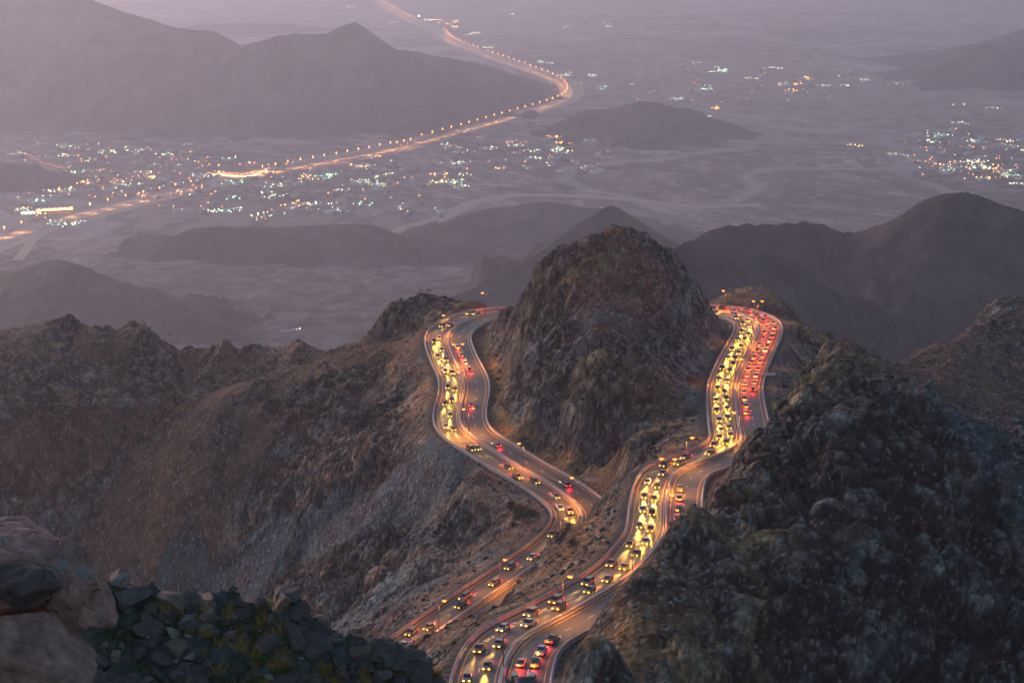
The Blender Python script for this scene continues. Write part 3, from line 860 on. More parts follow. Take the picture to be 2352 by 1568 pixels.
def put_car(i, off, toward, where):
    """toward: the car drives towards the viewpoint's end of its road (decreasing or increasing index)"""
    global N_CAR
    kind = rnd.choice(['sedan', 'sedan', 'suv', 'suv', 'pickup']); colr = rnd.choice(['silver', 'silver', 'black', 'sand', 'sand', 'white'])
    p = side(off)[i]; t = tg[i] * toward
    near = p[1] < 620
    o = copy_tree(PROTO[kind], None, None if near else (lambda c: not c.name.startswith('wheel')))
    o.data = CARM[kind, colr]
    o.location = (p[0], p[1], p[2] + .01)
    sl = (RC[min(i + 3, NRC - 1), 2] - RC[max(i - 3, 0), 2]) / (6 * STEP) * toward
    o.rotation_euler = (math.atan(sl), 0, math.atan2(-t[0], t[1]))
    where = where.replace(' stream', ' line')
    far = 'near bend' if p[1] < 425 else 'near straight' if p[1] < 520 else 'middle bend' if p[1] < 620 else 'stretch past the bend' if p[1] < 720 else 'far straight' if p[1] < 820 else 'far bend'
    tag(o, '%s %s on the %s, %s' % ('tan' if colr == 'sand' else colr, {'sedan': 'saloon car', 'suv': 'estate car', 'pickup': 'pickup truck'}[kind], far, where), 'car', 'cars in the ' + where)
    lo = bpy.data.objects.new('headlight_beam', beam); COL.objects.link(lo); lo.parent = o; lo.location = (0, 2.6, .72); lo.rotation_euler = (math.radians(85.5), 0, 0)
    lo = bpy.data.objects.new('tail_light_glow', redb); COL.objects.link(lo); lo.parent = o; lo.location = (0, -2.75, .8); lo.rotation_euler = (math.radians(-62), 0, 0)
    N_CAR += 1


def lane(i0, i1, off, toward, gap, where, jit=.6):
    s = min(i0, i1) * STEP + rnd.random() * gap; e_ = max(i0, i1) * STEP
    while s < e_:
        put_car(min(int(s / STEP), NRC - 2), off + rnd.uniform(-.35, .35), toward, where)
        s += gap * rnd.uniform(.8, 1.35)


def I(u, v, d): return nearest_i(un_drop(u, v, d))
# right road, outer carriageway: headlights coming down towards the viewpoint
iA = I(1153, 1600, 163)
lane(iA, I_BACK - 12, 3.6, -1, 15, 'right road headlight stream')
lane(iA, I_BACK - 12, 6.9, -1, 17, 'right road headlight stream')
# right road, inner carriageway: tail lights going away
lane(I(1701, 960, 188), I_BACK - 12, -3.4, 1, 12, 'right road tail light stream')
lane(I(1695, 900, 191), I_BACK - 12, -6.8, 1, 11, 'right road tail light stream')
lane(I(1528, 1190, 179), I(1536, 1110, 182), -3.6, 1, 11, 'tail light group behind the crag edge')
lane(I(1156, 1548, 164), I(1245, 1452, 168), -6.4, 1, 10.5, 'tail light group on the near bend')
lane(I(1156, 1548, 164), I(1170, 1505, 166), -3.2, 1, 12, 'tail light group on the near bend')
# left road
iL = I(1120, 727, 206)
lane(iL, NRC - 12, -4.0, 1, 18, 'left road headlight stream')
lane(iL, NRC - 12, -6.7, 1, 27, 'left road headlight stream')
lane(I(1040, 790, 207), I(1062, 862, 209), 3.6, -1, 11, 'tail light group on the left road')
lane(I(1066, 880, 210), I(1323, 1157, 217), 4.2, -1, 45, 'tail light group on the left road')
for o in list(PROTO.values()):
    for c in list(o.children): bpy.data.objects.remove(c)
    bpy.data.objects.remove(o)
#--PART2--
# ------------------------------------------------------------------ valley plain and far hills
def floor_z(x, y):
    return np.interp(y, [1200, 2400, 3300, 4200, 4900], [460, 250, 120, 55, 0]) + 6 * vn(np.asarray(x) / 900., np.asarray(y) / 900., None, 3) * sstep(2000, 5000, y)


NU2 = 900
az2 = (np.linspace(-420, 2780, NU2) - 1176) / F / CT
d2 = np.r_[np.geomspace(1240, 16000, 900), np.geomspace(16500, 32000, 20)]
Y2 = np.repeat(d2[:, None], NU2, 1); X2 = Y2 * az2[None, :]
x = X2.ravel(); y = Y2.ravel(); zf = floor_z(x, y) + 8 * fbm(x / 260, y / 260, None, 7, 4) * sstep(4300, 3300, y)
ca, sa = math.cos(.5), math.sin(.5)
wx = x + 120 * vn(x / 600, y / 600, None, 71); wy = y + 120 * vn(x / 600, y / 600, None, 72)
fu = (wx * ca + wy * sa); fv = (-wx * sa + wy * ca)
def cellr(a, b, s):                                   # a random number for each rectangular field
    ia = np.floor(a); jb = np.floor(b + .37 * ia)
    return _h(ia.astype(np.int64), jb.astype(np.int64), np.zeros(len(x), np.int64), s), np.minimum(np.abs(a - np.round(a)), np.abs(b + .37 * ia - np.round(b + .37 * ia)))
r1, g1 = cellr(fu / 90, fv / 190, 3); r2, g2 = cellr(fu / 42, fv / 90, 4); r3, _ = cellr(fu / 300, fv / 900, 5)
base = np.array([.215, .150, .130]); CPL = np.repeat(base[None], len(x), 0)
t = ((r1 - .5) * .5 + (r2 - .5) * .45 + (r3 - .5) * .4)
farm = sstep(-.25, .25, fbm(x / 1500, y / 1500, None, 51, 3)) * sstep(3900, 4700, y)
CPL *= (1 + t * farm * 1.7)[:, None]
CPL = mixc(CPL, np.array([.055, .06, .05]), (r2 > .80) * farm * .75)
CPL = mixc(CPL, np.array([.05, .085, .045]), ((r1 > .88) & (y < 5600)) * farm * .7)
CPL = mixc(CPL, np.array([.09, .065, .06]), (g2 < .10) * farm * .7)
CPL = mixc(CPL, np.array([.34, .27, .24]), (_h(np.floor(fu / 16).astype(np.int64), np.floor(fv / 20).astype(np.int64), np.zeros(len(x), np.int64), 9) > .965) * farm * .6)
wad = np.abs(fbm(x / 1300 + .5, y / 1700, None, 61, 4)); wadi = sstep(.10, .02, wad) * sstep(3700, 4600, y)
CPL = mixc(CPL, np.array([.30, .255, .23]), wadi * .75)
scr = fbm(x / 55, y / 110, None, 81, 4)
CPL = mixc(CPL, np.array([.06, .055, .05]), sstep(.15, .55, scr) * .6 * (1 - .6 * farm))
trk = np.abs(vn(x / 340, y / 480, None, 87)) * 1.0
CPL = mixc(CPL, np.array([.27, .23, .21]), sstep(.035, .0, trk) * sstep(5200, 4200, y) * .6)
CPL = mixc(CPL, np.array([.060, .050, .050]), sstep(4700, 4100, y) * .9)
den = ridged(x / 210 + .5 * vn(x / 160, y / 160, None, 18), y / 420, 95, 5, .6)
CPL = mixc(CPL, np.array([.17, .15, .145]), sstep(.62, .80, den) * sstep(4700, 4200, y) * .8)
CPL = mixc(CPL, np.array([.03, .03, .025]), sstep(.1, .4, fbm(x / 18, y / 36, None, 96, 3)) * sstep(5200, 4500, y) * .6)
CPL = CPL * (1 + .9 * sstep(4800, 4200, y) * fbm(x / 26, y / 60, None, 83, 4, .6))[:, None]
CPL = mixc(CPL, np.array([.20, .175, .17]), sstep(4300, 3400, y) * sstep(.25, .05, np.abs(fbm(x / 420, y / 420, None, 93, 4))) * .35)
ground_o = link('valley_ground', npmesh('valley_ground', np.stack([x, y, zf], 1), gridfaces(len(d2), NU2), True, np.clip(CPL, .01, 1)), M['plain'])
tag(ground_o, 'hazy valley plain with fields and dry river beds', None, None, 'structure')


def foot(uv, base, sl):
    return [(u, v, (CZ + sl * CZ / float(tanv(np.interp(u, *base)))) / (float(tanv(v)) + sl)) for u, v in uv]


def hill(name, label, crest_pts, slope_, dens=7.0, seed=0, wide=1.0, tint=(.060, .048, .046), rel=1.0, back=None):
    C_ = np.array([un_d(u, v, d) for u, v, d in crest_pts])
    C_ = catmull(C_, max(8.0, dens * 1.2))
    y0, y1 = C_[:, 1].min(), C_[:, 1].max(); H = float((C_[:, 2] - floor_z(C_[:, 0], C_[:, 1])).max())
    reach = H / slope_ * 1.35 * wide
    xs = np.arange(C_[:, 0].min() - reach, C_[:, 0].max() + reach, dens); ys = np.arange(y0 - reach, y1 + reach * .8, dens)
    gx, gy = np.meshgrid(xs, ys); x = gx.ravel(); y = gy.ravel()
    # warp the plan so that spurs and gullies run off the crest
    q = reach * .16
    wx_ = x + q * fbm(x / (reach * .45), y / (reach * .45), None, seed + 1, 4); wy_ = y + q * fbm(x / (reach * .45), y / (reach * .45), None, seed + 2, 4)
    best = np.full(len(x), -1e9); dm = np.full(len(x), 1e9)
    for c in C_:
        dd = np.sqrt((wx_ - c[0]) ** 2 + (wy_ - c[1]) ** 2); d0 = np.sqrt((x - c[0]) ** 2 + (y - c[1]) ** 2)
        k = sstep(reach * .05, reach * .35, d0); dd = d0 * (1 - k) + dd * k
        best = np.maximum(best, c[2] - slope_ * dd * (1.15 - .25 * np.clip(dd / reach, 0, 1))); dm = np.minimum(dm, d0)
    am = np.clip(dm / (reach * .30), 0, 1)
    rg = ridged(x / (reach * .20), y / (reach * .26), seed + 5, 5) - .35
    z = best + am * rg * H * .30 * rel + am * (ridged(x / 130, y / 130, seed + 8, 4) - .35) * 22 * rel + fbm(x / 60, y / 60, None, seed + 9, 5, .6) * 5.0 * (.35 + am) * rel
    fl = floor_z(x, y); hh = z - fl; z = fl + np.where(hh > 0, hh * hh / (hh + .12 * H) * 1.12, hh)
    keep = (z > fl - 12).reshape(gx.shape)
    Fc = gridfaces(len(ys), len(xs)); kk = keep.ravel(); Fc = Fc[kk[Fc].any(1)]
    n1 = fbm(x / 120, y / 120, z / 80, seed + 20, 5, .6); n2 = fbm(x / 25, y / 25, None, seed + 30, 3)
    Cc = np.array(tint)[None] * (1 + .5 * n1 + .25 * n2)[:, None]
    Cc = Cc * (1 - (.45 * sstep(.1, .6, n2))[:, None])
    Cc = mixc(Cc, np.array([.13, .075, .06]), sstep(.0, .6, n1) * .45)
    use = np.unique(Fc); mp = np.full(len(x), -1, np.int64); mp[use] = np.arange(len(use))
    o = link(name, npmesh(name, np.stack([x, y, z], 1)[use], mp[Fc], True, np.clip(Cc[use], .008, 1)), M['hill'])
    return tag(o, label, None, None, 'structure')


hill('mountain', 'dark blue mountain rising behind the far right bend', [(1530, 575, 2450), (1560, 557, 2450), (1600, 535, 2450), (1640, 512, 2450), (1700, 501, 2450), (1780, 503, 2450), (1850, 500, 2450), (1905, 510, 2450), (1945, 522, 2450),
      (2000, 512, 2430), (2080, 480, 2400), (2130, 450, 2380), (2190, 440, 2350), (2260, 450, 2330), (2352, 475, 2300), (2500, 520, 2280), (2700, 600, 2250)], .62, 6, 100, tint=(.062, .052, .058))
hill('mountain', 'lower dark spur in front of the right hand mountain', [(1520, 640, 1900), (1545, 580, 1920), (1575, 552, 1940), (1625, 545, 1950), (1680, 565, 1980), (1720, 582, 2000), (1780, 576, 2050), (1850, 600, 2100), (1940, 640, 2150)], .7, 5, 140, tint=(.062, .052, .058))
hill('mountain', 'pointed grey peak standing behind the central rocky hill', [(1020, 665, 3050), (1100, 640, 3070), (1200, 590, 3110), (1260, 555, 3150), (1330, 508, 3200), (1375, 484, 3230), (1405, 471, 3250), (1435, 484, 3250), (1480, 508, 3270), (1540, 540, 3300), (1620, 580, 3300)], .6, 6, 180, rel=.7)
hill('mountain', 'broad low ridge across the middle of the valley', [(340, 585, 4500), (380, 550, 4500), (430, 527, 4500), (500, 519, 4500), (600, 521, 4500), (700, 518, 4500), (800, 513, 4500), (860, 517, 4500), (900, 535, 4500), (1000, 546, 4500), (1100, 558, 4500), (1200, 575, 4500), (1300, 600, 4500)], .34, 7, 220, rel=.9)
hill('mountain', 'flat dark hill beyond the pointed grey peak', [(1055, 499, 4850), (1100, 482, 4850), (1150, 473, 4850), (1240, 463, 4850), (1300, 468, 4850), (1400, 480, 4850), (1480, 500, 4850), (1560, 528, 4850)], .30, 8, 260)
hill('mountain', 'rounded hill at the lower left of the valley', [(-260, 660, 3600), (-120, 640, 3600), (0, 622, 3570), (50, 613, 3550), (90, 601, 3530), (130, 594, 3500), (170, 603, 3470), (220, 624, 3430), (300, 652, 3370), (380, 685, 3300), (440, 720, 3250)], .4, 6, 300, rel=.7)
hill('mountain', 'isolated dark hill standing alone on the plain', [(1252, 322, 6950), (1275, 292, 6950), (1310, 268, 6950), (1345, 250, 6950), (1375, 249, 6950), (1405, 250, 6950), (1440, 237, 6950), (1490, 232, 6950), (1540, 245, 6950), (1575, 262, 6950), (1650, 270, 6950), (1700, 288, 6950), (1745, 315, 6950)], .34, 14, 340)
hill('mountain', 'huge hazy mountain at the upper left', foot([(-420, -60), (-200, -70), (0, -50), (150, -22), (231, 0), (280, 18), (315, 25), (385, 47), (448, 58), (480, 58), (507, 70), (545, 90), (600, 120), (660, 150)], ([-400, 0, 400, 700], [300, 312, 334, 320]), .36), .40, 24, 380, rel=.7)
hill('mountain', 'long dark ridge inside the bend of the valley highway', foot([(560, 96), (605, 88), (640, 76), (700, 73), (752, 72), (784, 58), (812, 49), (833, 62), (856, 82), (880, 101), (941, 109), (1029, 122), (1116, 137), (1169, 155), (1239, 176), (1272, 192)],
     ([500, 830, 940, 1100, 1200, 1290], [332, 322, 282, 247, 216, 195]), .45), .56, 16, 420, rel=.55)
hill('mountain', 'pale ridge fading out beyond the left mountains', [(470, 54, 11500), (560, 53, 11500), (660, 54, 11500), (720, 60, 11500), (790, 66, 11500)], .2, 40, 460, rel=.4)
hill('mountain', 'faint mountain in the haze at the upper right', [(1850, 140, 9800), (1950, 128, 9800), (2050, 118, 9700), (2150, 105, 9600), (2250, 88, 9400), (2352, 60, 9200), (2500, 25, 9000), (2700, 10, 9000)], .34, 30, 500, rel=.6)
hill('mountain', 'low dark hill beside the village at the left edge', [(-160, 385, 5850), (-60, 374, 5850), (0, 372, 5850), (60, 378, 5840), (110, 390, 5820), (160, 408, 5800), (200, 424, 5780)], .30, 12, 540)


def flat_pt(u, v, up=0.0):
    """point on the plain seen at (u, v), `up` metres above the ground"""
    z = 0.0
    for _ in range(4):
        p = un_drop(u, v, CZ - z - up); z = float(floor_z(np.array([p[0]]), np.array([p[1]]))[0])
    return un_drop(u, v, CZ - z - up)


def drape(name, uv, width, m, label, dz=.6, off=0.0, step=25.0):
    Q = gauss(catmull(np.array([flat_pt(u, v) for u, v in uv]), step), 2.0)
    t = np.gradient(Q[:, :2], axis=0); t /= np.linalg.norm(t, axis=1)[:, None]; nrm = np.stack([-t[:, 1], t[:, 0]], 1)
    V = np.empty((len(Q), 2, 3))
    for j, w in enumerate((off + width / 2, off - width / 2)):
        V[:, j, :2] = Q[:, :2] + nrm * w; V[:, j, 2] = floor_z(V[:, j, 0], V[:, j, 1]) + dz
    o = link(name, npmesh(name, V.reshape(-1, 3), gridfaces(len(Q), 2), False), m)
    return tag(o, label, None, None, 'structure')


HWY = [(-160, 628), (-60, 587), (0, 562), (90, 526), (200, 497), (340, 460), (470, 430), (560, 407), (700, 376), (850, 349), (1000, 314), (1100, 287), (1200, 263), (1270, 244), (1308, 224), (1312, 206), (1300, 190), (1268, 177), (1200, 155), (1130, 130), (1060, 105),
       (1015, 78), (985, 62), (940, 45), (900, 20), (872, 0), (840, -22)]
drape('highway_verge', HWY, 105, M['dirt'], 'pale dusty corridor of the valley highway', 1.2)
drape('highway', HWY, 13, M['asphalt'], 'far carriageway of the valley highway', 1.8, 11)
drape('highway', HWY, 13, M['asphalt'], 'near carriageway of the valley highway', 1.8, -11)
drape('track', [(1000, 560), (960, 545), (905, 528), (1000, 508), (1080, 468), (1130, 455), (1200, 448), (1400, 455), (1600, 475), (1750, 470)], 50, M['dirt'], 'pale dry river bed in front of the low hills', 1.0)
drape('track', [(1568, 340), (1700, 343), (1850, 338), (1990, 345), (2060, 355), (2110, 368), (2200, 385), (2330, 410)], 16, M['dirt'], 'dusty road to the right hand town', 1.2)
drape('track', [(40, 600), (60, 575), (80, 548), (100, 530)], 25, M['dirt'], 'pale track below the highway at the left', 1.4)

# ------------------------------------------------------------------ valley lamps
def ball(r, n=6):
    P = [(0, 0, r)]; Fs = []
    for a in (1, 2, 3):
        for k in range(n): P.append((r * math.sin(a * math.pi / 4) * math.cos(k * 6.2832 / n), r * math.sin(a * math.pi / 4) * math.sin(k * 6.2832 / n), r * math.cos(a * math.pi / 4)))
    P.append((0, 0, -r)); L = len(P) - 1
    for k in range(n):
        Fs.append((0, 1 + k, 1 + (k + 1) % n)); Fs.append((L, 1 + 2 * n + (k + 1) % n, 1 + 2 * n + k))
        for a in (0, 1): Fs.append((1 + a * n + k, 1 + (a + 1) * n + k, 1 + (a + 1) * n + (k + 1) % n, 1 + a * n + (k + 1) % n))
    return P, Fs


def lamp_mesh(r, m):
    mb = MB(); mb.add(*ball(r)); me = bpy.data.meshes.new('glow'); me.from_pydata(mb.v, [], mb.f); me.materials.append(m); return me


pm = MB(); pm.tube((0, 0, -2), (0, 0, 12), .35, .25, 5); pole_me = bpy.data.meshes.new('pole'); pole_me.from_pydata(pm.v, [], pm.f); pole_me.materials.append(M['steel'])
FAR_LM = {k: lamp_mesh(r, M[m]) for k, r, m in (('o', 1.15, 'farlamp'), ('s', .8, 'farlamp'), ('w', .66, 'white_lamp'), ('g', .85, 'green_lamp'), ('a', 1.0, 'amber_lamp'), ('W', 3.5, 'white_lamp'))}


FLL = lamp_light(60000, 1.0); FLL.spot_size = math.radians(172); FLL.spot_blend = .6; FLL.color = (1.0, .53, .16)
def far_lamp(u, v, k, label, group, h=12.0):
    p = flat_pt(u, v, h)
    r = tag(link('street_lamp', pole_me), label, 'street lamp', group); r.location = (p[0], p[1], p[2] - h)
    if h != 12.0: r.scale = (1, 1, h / 12.0)
    l = link('lamp_head', FAR_LM[k], None, r); l.location = (0, 0, 12)
    if k == 'o':
        lo = bpy.data.objects.new('sodium_light', FLL); COL.objects.link(lo); lo.parent = r; lo.location = (0, 0, 10.5)


R2L = [(40, 990), (112, 977), (182, 965), (252, 948), (322, 935), (366, 933), (410, 923), (455, 912), (528, 882), (597, 865), (665, 847), (722, 831), (787, 814), (839, 800), (894, 784), (949, 769), (1004, 753), (1054, 740), (1105, 727), (1157, 712), (1207, 698),
       (1256, 685), (1303, 671), (1347, 657), (1387, 644), (1421, 630), (1448, 617), (1466, 601), (1480, 586), (1484, 572), (1482, 558), (1474, 542), (1463, 528), (1443, 514), (1418, 498), (1387, 484), (1354, 469), (1316, 455), (1277, 440), (1240, 426), (1204, 412),
       (1168, 400), (1133, 388), (1097, 376), (1062, 365), (1028, 353), (994, 343), (962, 332), (895, 308), (866, 298), (836, 287), (806, 276), (778, 265), (754, 256), (737, 246), (722, 238), (714, 230), (706, 222), (700, 213), (690, 203), (675, 188), (485, 118),
       (461, 108), (440, 100), (422, 90), (403, 80), (372, 63), (357, 54), (342, 46), (325, 38), (311, 30), (297, 22), (280, 14), (266, 8)]
R1L = [(28, 1491), (140, 1457), (470, 1362), (590, 1335), (707, 1308), (825, 1281), (940, 1257), (1047, 1232), (1152, 1210), (1252, 1188), (1436, 1083), (1636, 1066), (1722, 1090), (1808, 1073), (1889, 1057), (1972, 1043), (2053, 1030), (2128, 1017), (2208, 1004)]
for a, b in R2L: far_lamp(784 + a * .35, b * .35, 'o', 'tiny orange lamp in the long row beside the valley highway', 'orange lamps along the valley highway', 28.0)
for a, b in R1L: far_lamp(a * .35, b * .35, 'o', 'tiny orange lamp in the row above the highway at the left', 'orange lamps above the left part of the highway', 28.0)
for a, b in [(390, 953), (435, 941), (480, 929), (761, 852)]: far_lamp(784 + a * .35, b * .35, 's', 'tiny orange lamp at the highway junction below the main row', 'orange lamps at the highway junction')
def seq(pts, n, jit, k, label, group, h=9.0):
    P = np.array(pts, float); s = np.r_[0, np.cumsum(np.linalg.norm(np.diff(P, axis=0), axis=1))]
    for t in np.linspace(0, s[-1], n): far_lamp(np.interp(t, s, P[:, 0]) + rnd.uniform(-jit, jit), np.interp(t, s, P[:, 1]) + rnd.uniform(-jit, jit) * .5, k, label, group, h)
seq([(37, 343), (70, 357), (95, 373), (145, 386)], 18, 1, 's', 'faint orange lamp on the curving village street at the left edge', 'lamps of the village street at the left edge')
seq([(455, 342), (430, 360), (375, 380), (320, 405), (265, 413)], 16, 3, 's', 'faint orange lamp on the lane joining the highway', 'lamps of the lane joining the highway')
seq([(494, 393), (525, 397), (545, 399), (560, 400), (590, 394), (618, 387)], 22, 2, 'o', 'bright orange lamp in the cluster beside the highway bridge', 'orange lamps at the highway bridge')
seq([(1080, 50), (1150, 62), (1250, 76), (1330, 86), (1420, 98)], 26, 1, 's', 'faint lamp on the distant straight road at the top', 'lamps of the distant straight road')
seq([(2090, 337), (2200, 338), (2300, 338), (2350, 345)], 12, 3, 's', 'faint orange lamp on the upper street of the right town', 'lamps on the upper street of the right town')
seq([(2085, 367), (2150, 376), (2200, 392), (2260, 404), (2345, 412)], 18, 4, 's', 'faint orange lamp on the lower street of the right town', 'lamps on the lower street of the right town')

# ------------------------------------------------------------------ houses of the valley, each with its lamps
def house_mesh(w, d, h, m, kind):
    mb = MB(); mb.box((0, 0, h / 2 - 1), (w, d, h + 2))
    for sx in (-1, 1): mb.box((sx * (w / 2 - .2), 0, h + .5), (.4, d + .02, 1.0))
    for sy in (-1, 1): mb.box((0, sy * (d / 2 - .2), h + .5), (w - .82, .4, 1.0))
    if kind: mb.box((w * .18, d * .1, h + 1.6), (w * .3, d * .35, 3.2))
    me = bpy.data.meshes.new('house'); me.from_pydata(mb.v, [], mb.f); me.materials.append(m); return me


def opening_mesh(w, h):
    mb = MB()
    for q in (-.32, 0, .32): mb.box((w * q, 0, 0), (1.5, .16, 1.6))
    me = bpy.data.meshes.new('windows'); me.from_pydata(mb.v, [], mb.f); me.materials.append(M['glass']); return me


HM = [(w, d, h, house_mesh(w, d, h, M[m], k), opening_mesh(w, h)) for w, d, h, m, k in ((16, 12, 4.2, 'house_pale', 1), (22, 14, 7.5, 'house_white', 1), (13, 11, 4, 'house_tan', 0), (28, 12, 4.5, 'house_pale', 0), (18, 16, 8, 'house_tan', 1), (40, 20, 7, 'roof_metal', 0))]
N_H = 0
HQ = []
def house(u, v, hk, lamps, label, group, spread=16.0, cat='house', name='house'): HQ.append((u, v, hk, list(lamps), label, group, spread, cat, name))
def house_now(u, v, hk, lamps, label, group, spread, cat, name):
    global N_H
    w, d, h, me, wm = HM[hk]; p = flat_pt(u, v)
    o = tag(link(name, me), label, cat, group); o.location = p; rz = rnd.choice([.5, .5 + math.pi / 2]) + rnd.uniform(-.1, .1); o.rotation_euler = (0, 0, rz)
    wn_ = link('windows', wm, None, o); wn_.location = (0, -d / 2 - .05, h * .5)
    for k in lamps:
        l = link('flood_lamp', FAR_LM[k], None, o)
        a = rnd.uniform(-1, 1); b_ = rnd.uniform(-1, 1)
        l.location = (a * max(w * .5, spread) * 1.6, b_ * max(d * .5, spread) * 1.6, h + rnd.uniform(1.5, 4)); q_ = rnd.choice([.6, .7, .8, 1.0, 1.3]); l.scale = (q_, q_, q_)
    N_H += 1


def town(rows, where):
    """rows: (u, v, half width, half height, number of lamps, lamp kinds)"""
    for u, v, su, sv, n, ks in rows:
        done = 0
        while done < n:
            k = min(n - done, rnd.choice([1, 2, 2, 3, 3])); done += k; k = k * 2 + rnd.randrange(2)
            uu, vv = u + rnd.uniform(-su, su), v + rnd.uniform(-sv, sv)
            hk = rnd.choice([0, 0, 1, 2, 2, 3, 4, 5]); L = [rnd.choice(ks) for _ in range(k)]
            word = {0: 'pale low', 1: 'white two-storey', 2: 'small tan', 3: 'long pale', 4: 'tan two-storey', 5: 'large metal-roofed'}[hk]
            col = 'orange' if L[0] in 'oas' else 'greenish' if L[0] == 'g' else 'white'
            house(uu, vv, hk, L, '%s %s-lit house %s' % (word, col, where), 'lit houses ' + where)


town([(155, 344, 17, 1.5, 8, 'w'), (32, 359, 6, 2, 3, 'w'), (247, 355, 14, 2, 9, 'w'), (305, 350, 14, 4, 8, 'ww'), (140, 362, 18, 3, 6, 'w'), (180, 399, 15, 3, 7, 'wwg'), (205, 374, 8, 2, 4, 'w'), (335, 402, 12, 3, 7, 'w'),
      (310, 429, 5, 2, 3, 'wg'), (128, 441, 28, 3, 13, 'wwa'), (10, 435, 13, 3, 6, 'w'), (65, 433, 16, 2, 5, 'wg'), (85, 468, 10, 4, 5, 'wg'), (205, 423, 8, 2, 3, 'oa'), (338, 412, 5, 2, 4, 'a'), (380, 355, 8, 4, 4, 'wg'), (240, 430, 60, 12, 8, 'wos')], 'in the village left of the highway')
town([(140, 520, 18, 4, 12, 'wwg'), (185, 516, 8, 2, 4, 'w'), (475, 407, 24, 3, 7, 'w'), (525, 369, 6, 2, 3, 'wg'), (60, 490, 12, 5, 5, 'wa'), (90, 500, 18, 6, 6, 'wo'), (330, 452, 10, 3, 4, 'wo')], 'close to the left part of the highway')
town([(545, 423, 10, 3, 4, 'wg'), (635, 432, 8, 3, 7, 'w'), (605, 446, 4, 2, 3, 'w'), (632, 458, 12, 3, 8, 'w'), (505, 490, 12, 3, 8, 'wwg'), (545, 487, 6, 4, 4, 'w'), (595, 506, 8, 2, 5, 'wo'), (520, 458, 8, 3, 3, 'g'), (685, 478, 20, 6, 8, 'wo'), (740, 470, 30, 8, 8, 'ww'), (770, 488, 6, 2, 3, 'w'),
      (700, 414, 10, 3, 5, 'oa'), (745, 412, 20, 6, 8, 'wg'), (640, 500, 40, 8, 5, 'w')], 'in the village below the highway')
town([(828, 387, 10, 3, 7, 'wa'), (823, 420, 14, 4, 8, 'w'), (872, 428, 14, 3, 8, 'w'), (865, 367, 14, 3, 4, 'oa'), (893, 404, 5, 1, 2, 'w'), (797, 441, 4, 2, 2, 'w'), (884, 412, 6, 2, 3, 'w'), (1055, 378, 22, .6, 10, 'w'), (1064, 406, 6, 2, 3, 'w'), (1038, 424, 20, 2, 10, 'wga'), (1060, 434, 5, 1, 3, 'w'),
      (1003, 421, 6, 2, 3, 'w'), (1005, 405, 10, 3, 4, 'oa'), (1152, 389, 5, 2, 3, 'o'), (828, 474, 6, 2, 3, 'wg'), (920, 478, 2, 1, 1, 'w')], 'among the fields below the highway')
town([(1020, 342, 12, 5, 4, 'w'), (1066, 354, 4, 1, 3, 'w'), (1125, 345, 10, 4, 4, 'w'), (1190, 340, 12, 2, 5, 'w'), (1225, 354, 8, 2, 4, 'w'), (1230, 367, 11, 1, 6, 'w'), (1285, 350, 14, 4, 10, 'wwg'), (1300, 352, 3, 1, 2, 'a'), (1275, 318, 8, 2, 5, 'o'), (1298, 331, 3, 1, 3, 'ao'),
      (1357, 326, 10, 3, 6, 'w'), (1405, 323, 20, 3, 6, 'w'), (1447, 322, 5, 1, 3, 'w'), (1180, 333, 20, 4, 4, 's')], 'at the foot of the isolated hill')
town([(1010, 226, 9, 1.5, 6, 'wo'), (1052, 235, 14, 1.5, 6, 'w'), (1025, 230, 20, 2, 3, 's')], 'under the long dark ridge')
town([(990, 48, 24, 4, 18, 'wwa'), (1043, 53, 8, 3, 7, 'wwa'), (1042, 65, 6, 2, 4, 'a'), (1088, 80, 15, 3, 9, 'w'), (1120, 111, 14, 2, 6, 'w'), (1020, 57, 12, 2, 5, 'a'), (806, 19, 8, 2, 5, 'w'), (905, 55, 8, 3, 4, 'w')], 'in the bright settlement near the top')
town([(1240, 148, 14, 2, 5, 'w'), (1262, 148, 4, 2, 3, 'w'), (1300, 174, 8, 3, 7, 'w'), (1360, 180, 12, 3, 5, 'w'), (1385, 206, 6, 4, 4, 'wg'), (1335, 199, 5, 2, 3, 'w'), (1185, 36, 20, 1, 5, 'w'), (1330, 44, 14, 2, 4, 'w'), (1390, 60, 16, 6, 7, 'w'), (1300, 64, 5, 2, 3, 'w')], 'scattered over the far plain beyond the highway bend')
town([(1598, 147, 6, 2, 3, 'w'), (1645, 166, 18, 8, 18, 'wwg'), (1615, 205, 10, 5, 10, 'wwg'), (1780, 160, 15, 2, 9, 'w'), (1722, 185, 11, .8, 7, 'w'), (1790, 200, 8, 2, 5, 'wa'), (1828, 197, 8, 1.5, 4, 'a'), (1819, 214, 4, 1, 4, 'a'), (1897, 199, 10, 2, 6, 'w'), (1940, 201, 6, 2, 5, 'w'), (1985, 190, 8, 5, 4, 'w'),
      (1626, 271, 9, 1.5, 6, 'w'), (1650, 254, 12, 2, 4, 'ao'), (2060, 193, 20, 3, 5, 'w'), (1555, 231, 14, 2, 7, 'w'), (1860, 185, 14, 3, 4, 'wa')], 'in the wide village at the upper right')
town([(2330, 164, 18, 4, 14, 'wwg'), (2200, 245, 8, 1, 3, 'w'), (2285, 252, 10, 2, 5, 'w'), (2205, 286, 9, 1.5, 6, 'w'), (2160, 316, 10, 3, 7, 'wg'), (2135, 328, 12, 2, 6, 'w'), (2060, 360, 7, 1.5, 5, 'w'), (1968, 338, 10, 1, 4, 'wa'), (2240, 329, 10, 3, 5, 'w'), (2310, 325, 14, 4, 7, 'wwa'), (2335, 345, 14, 5, 5, 'w')], 'above the right hand town')
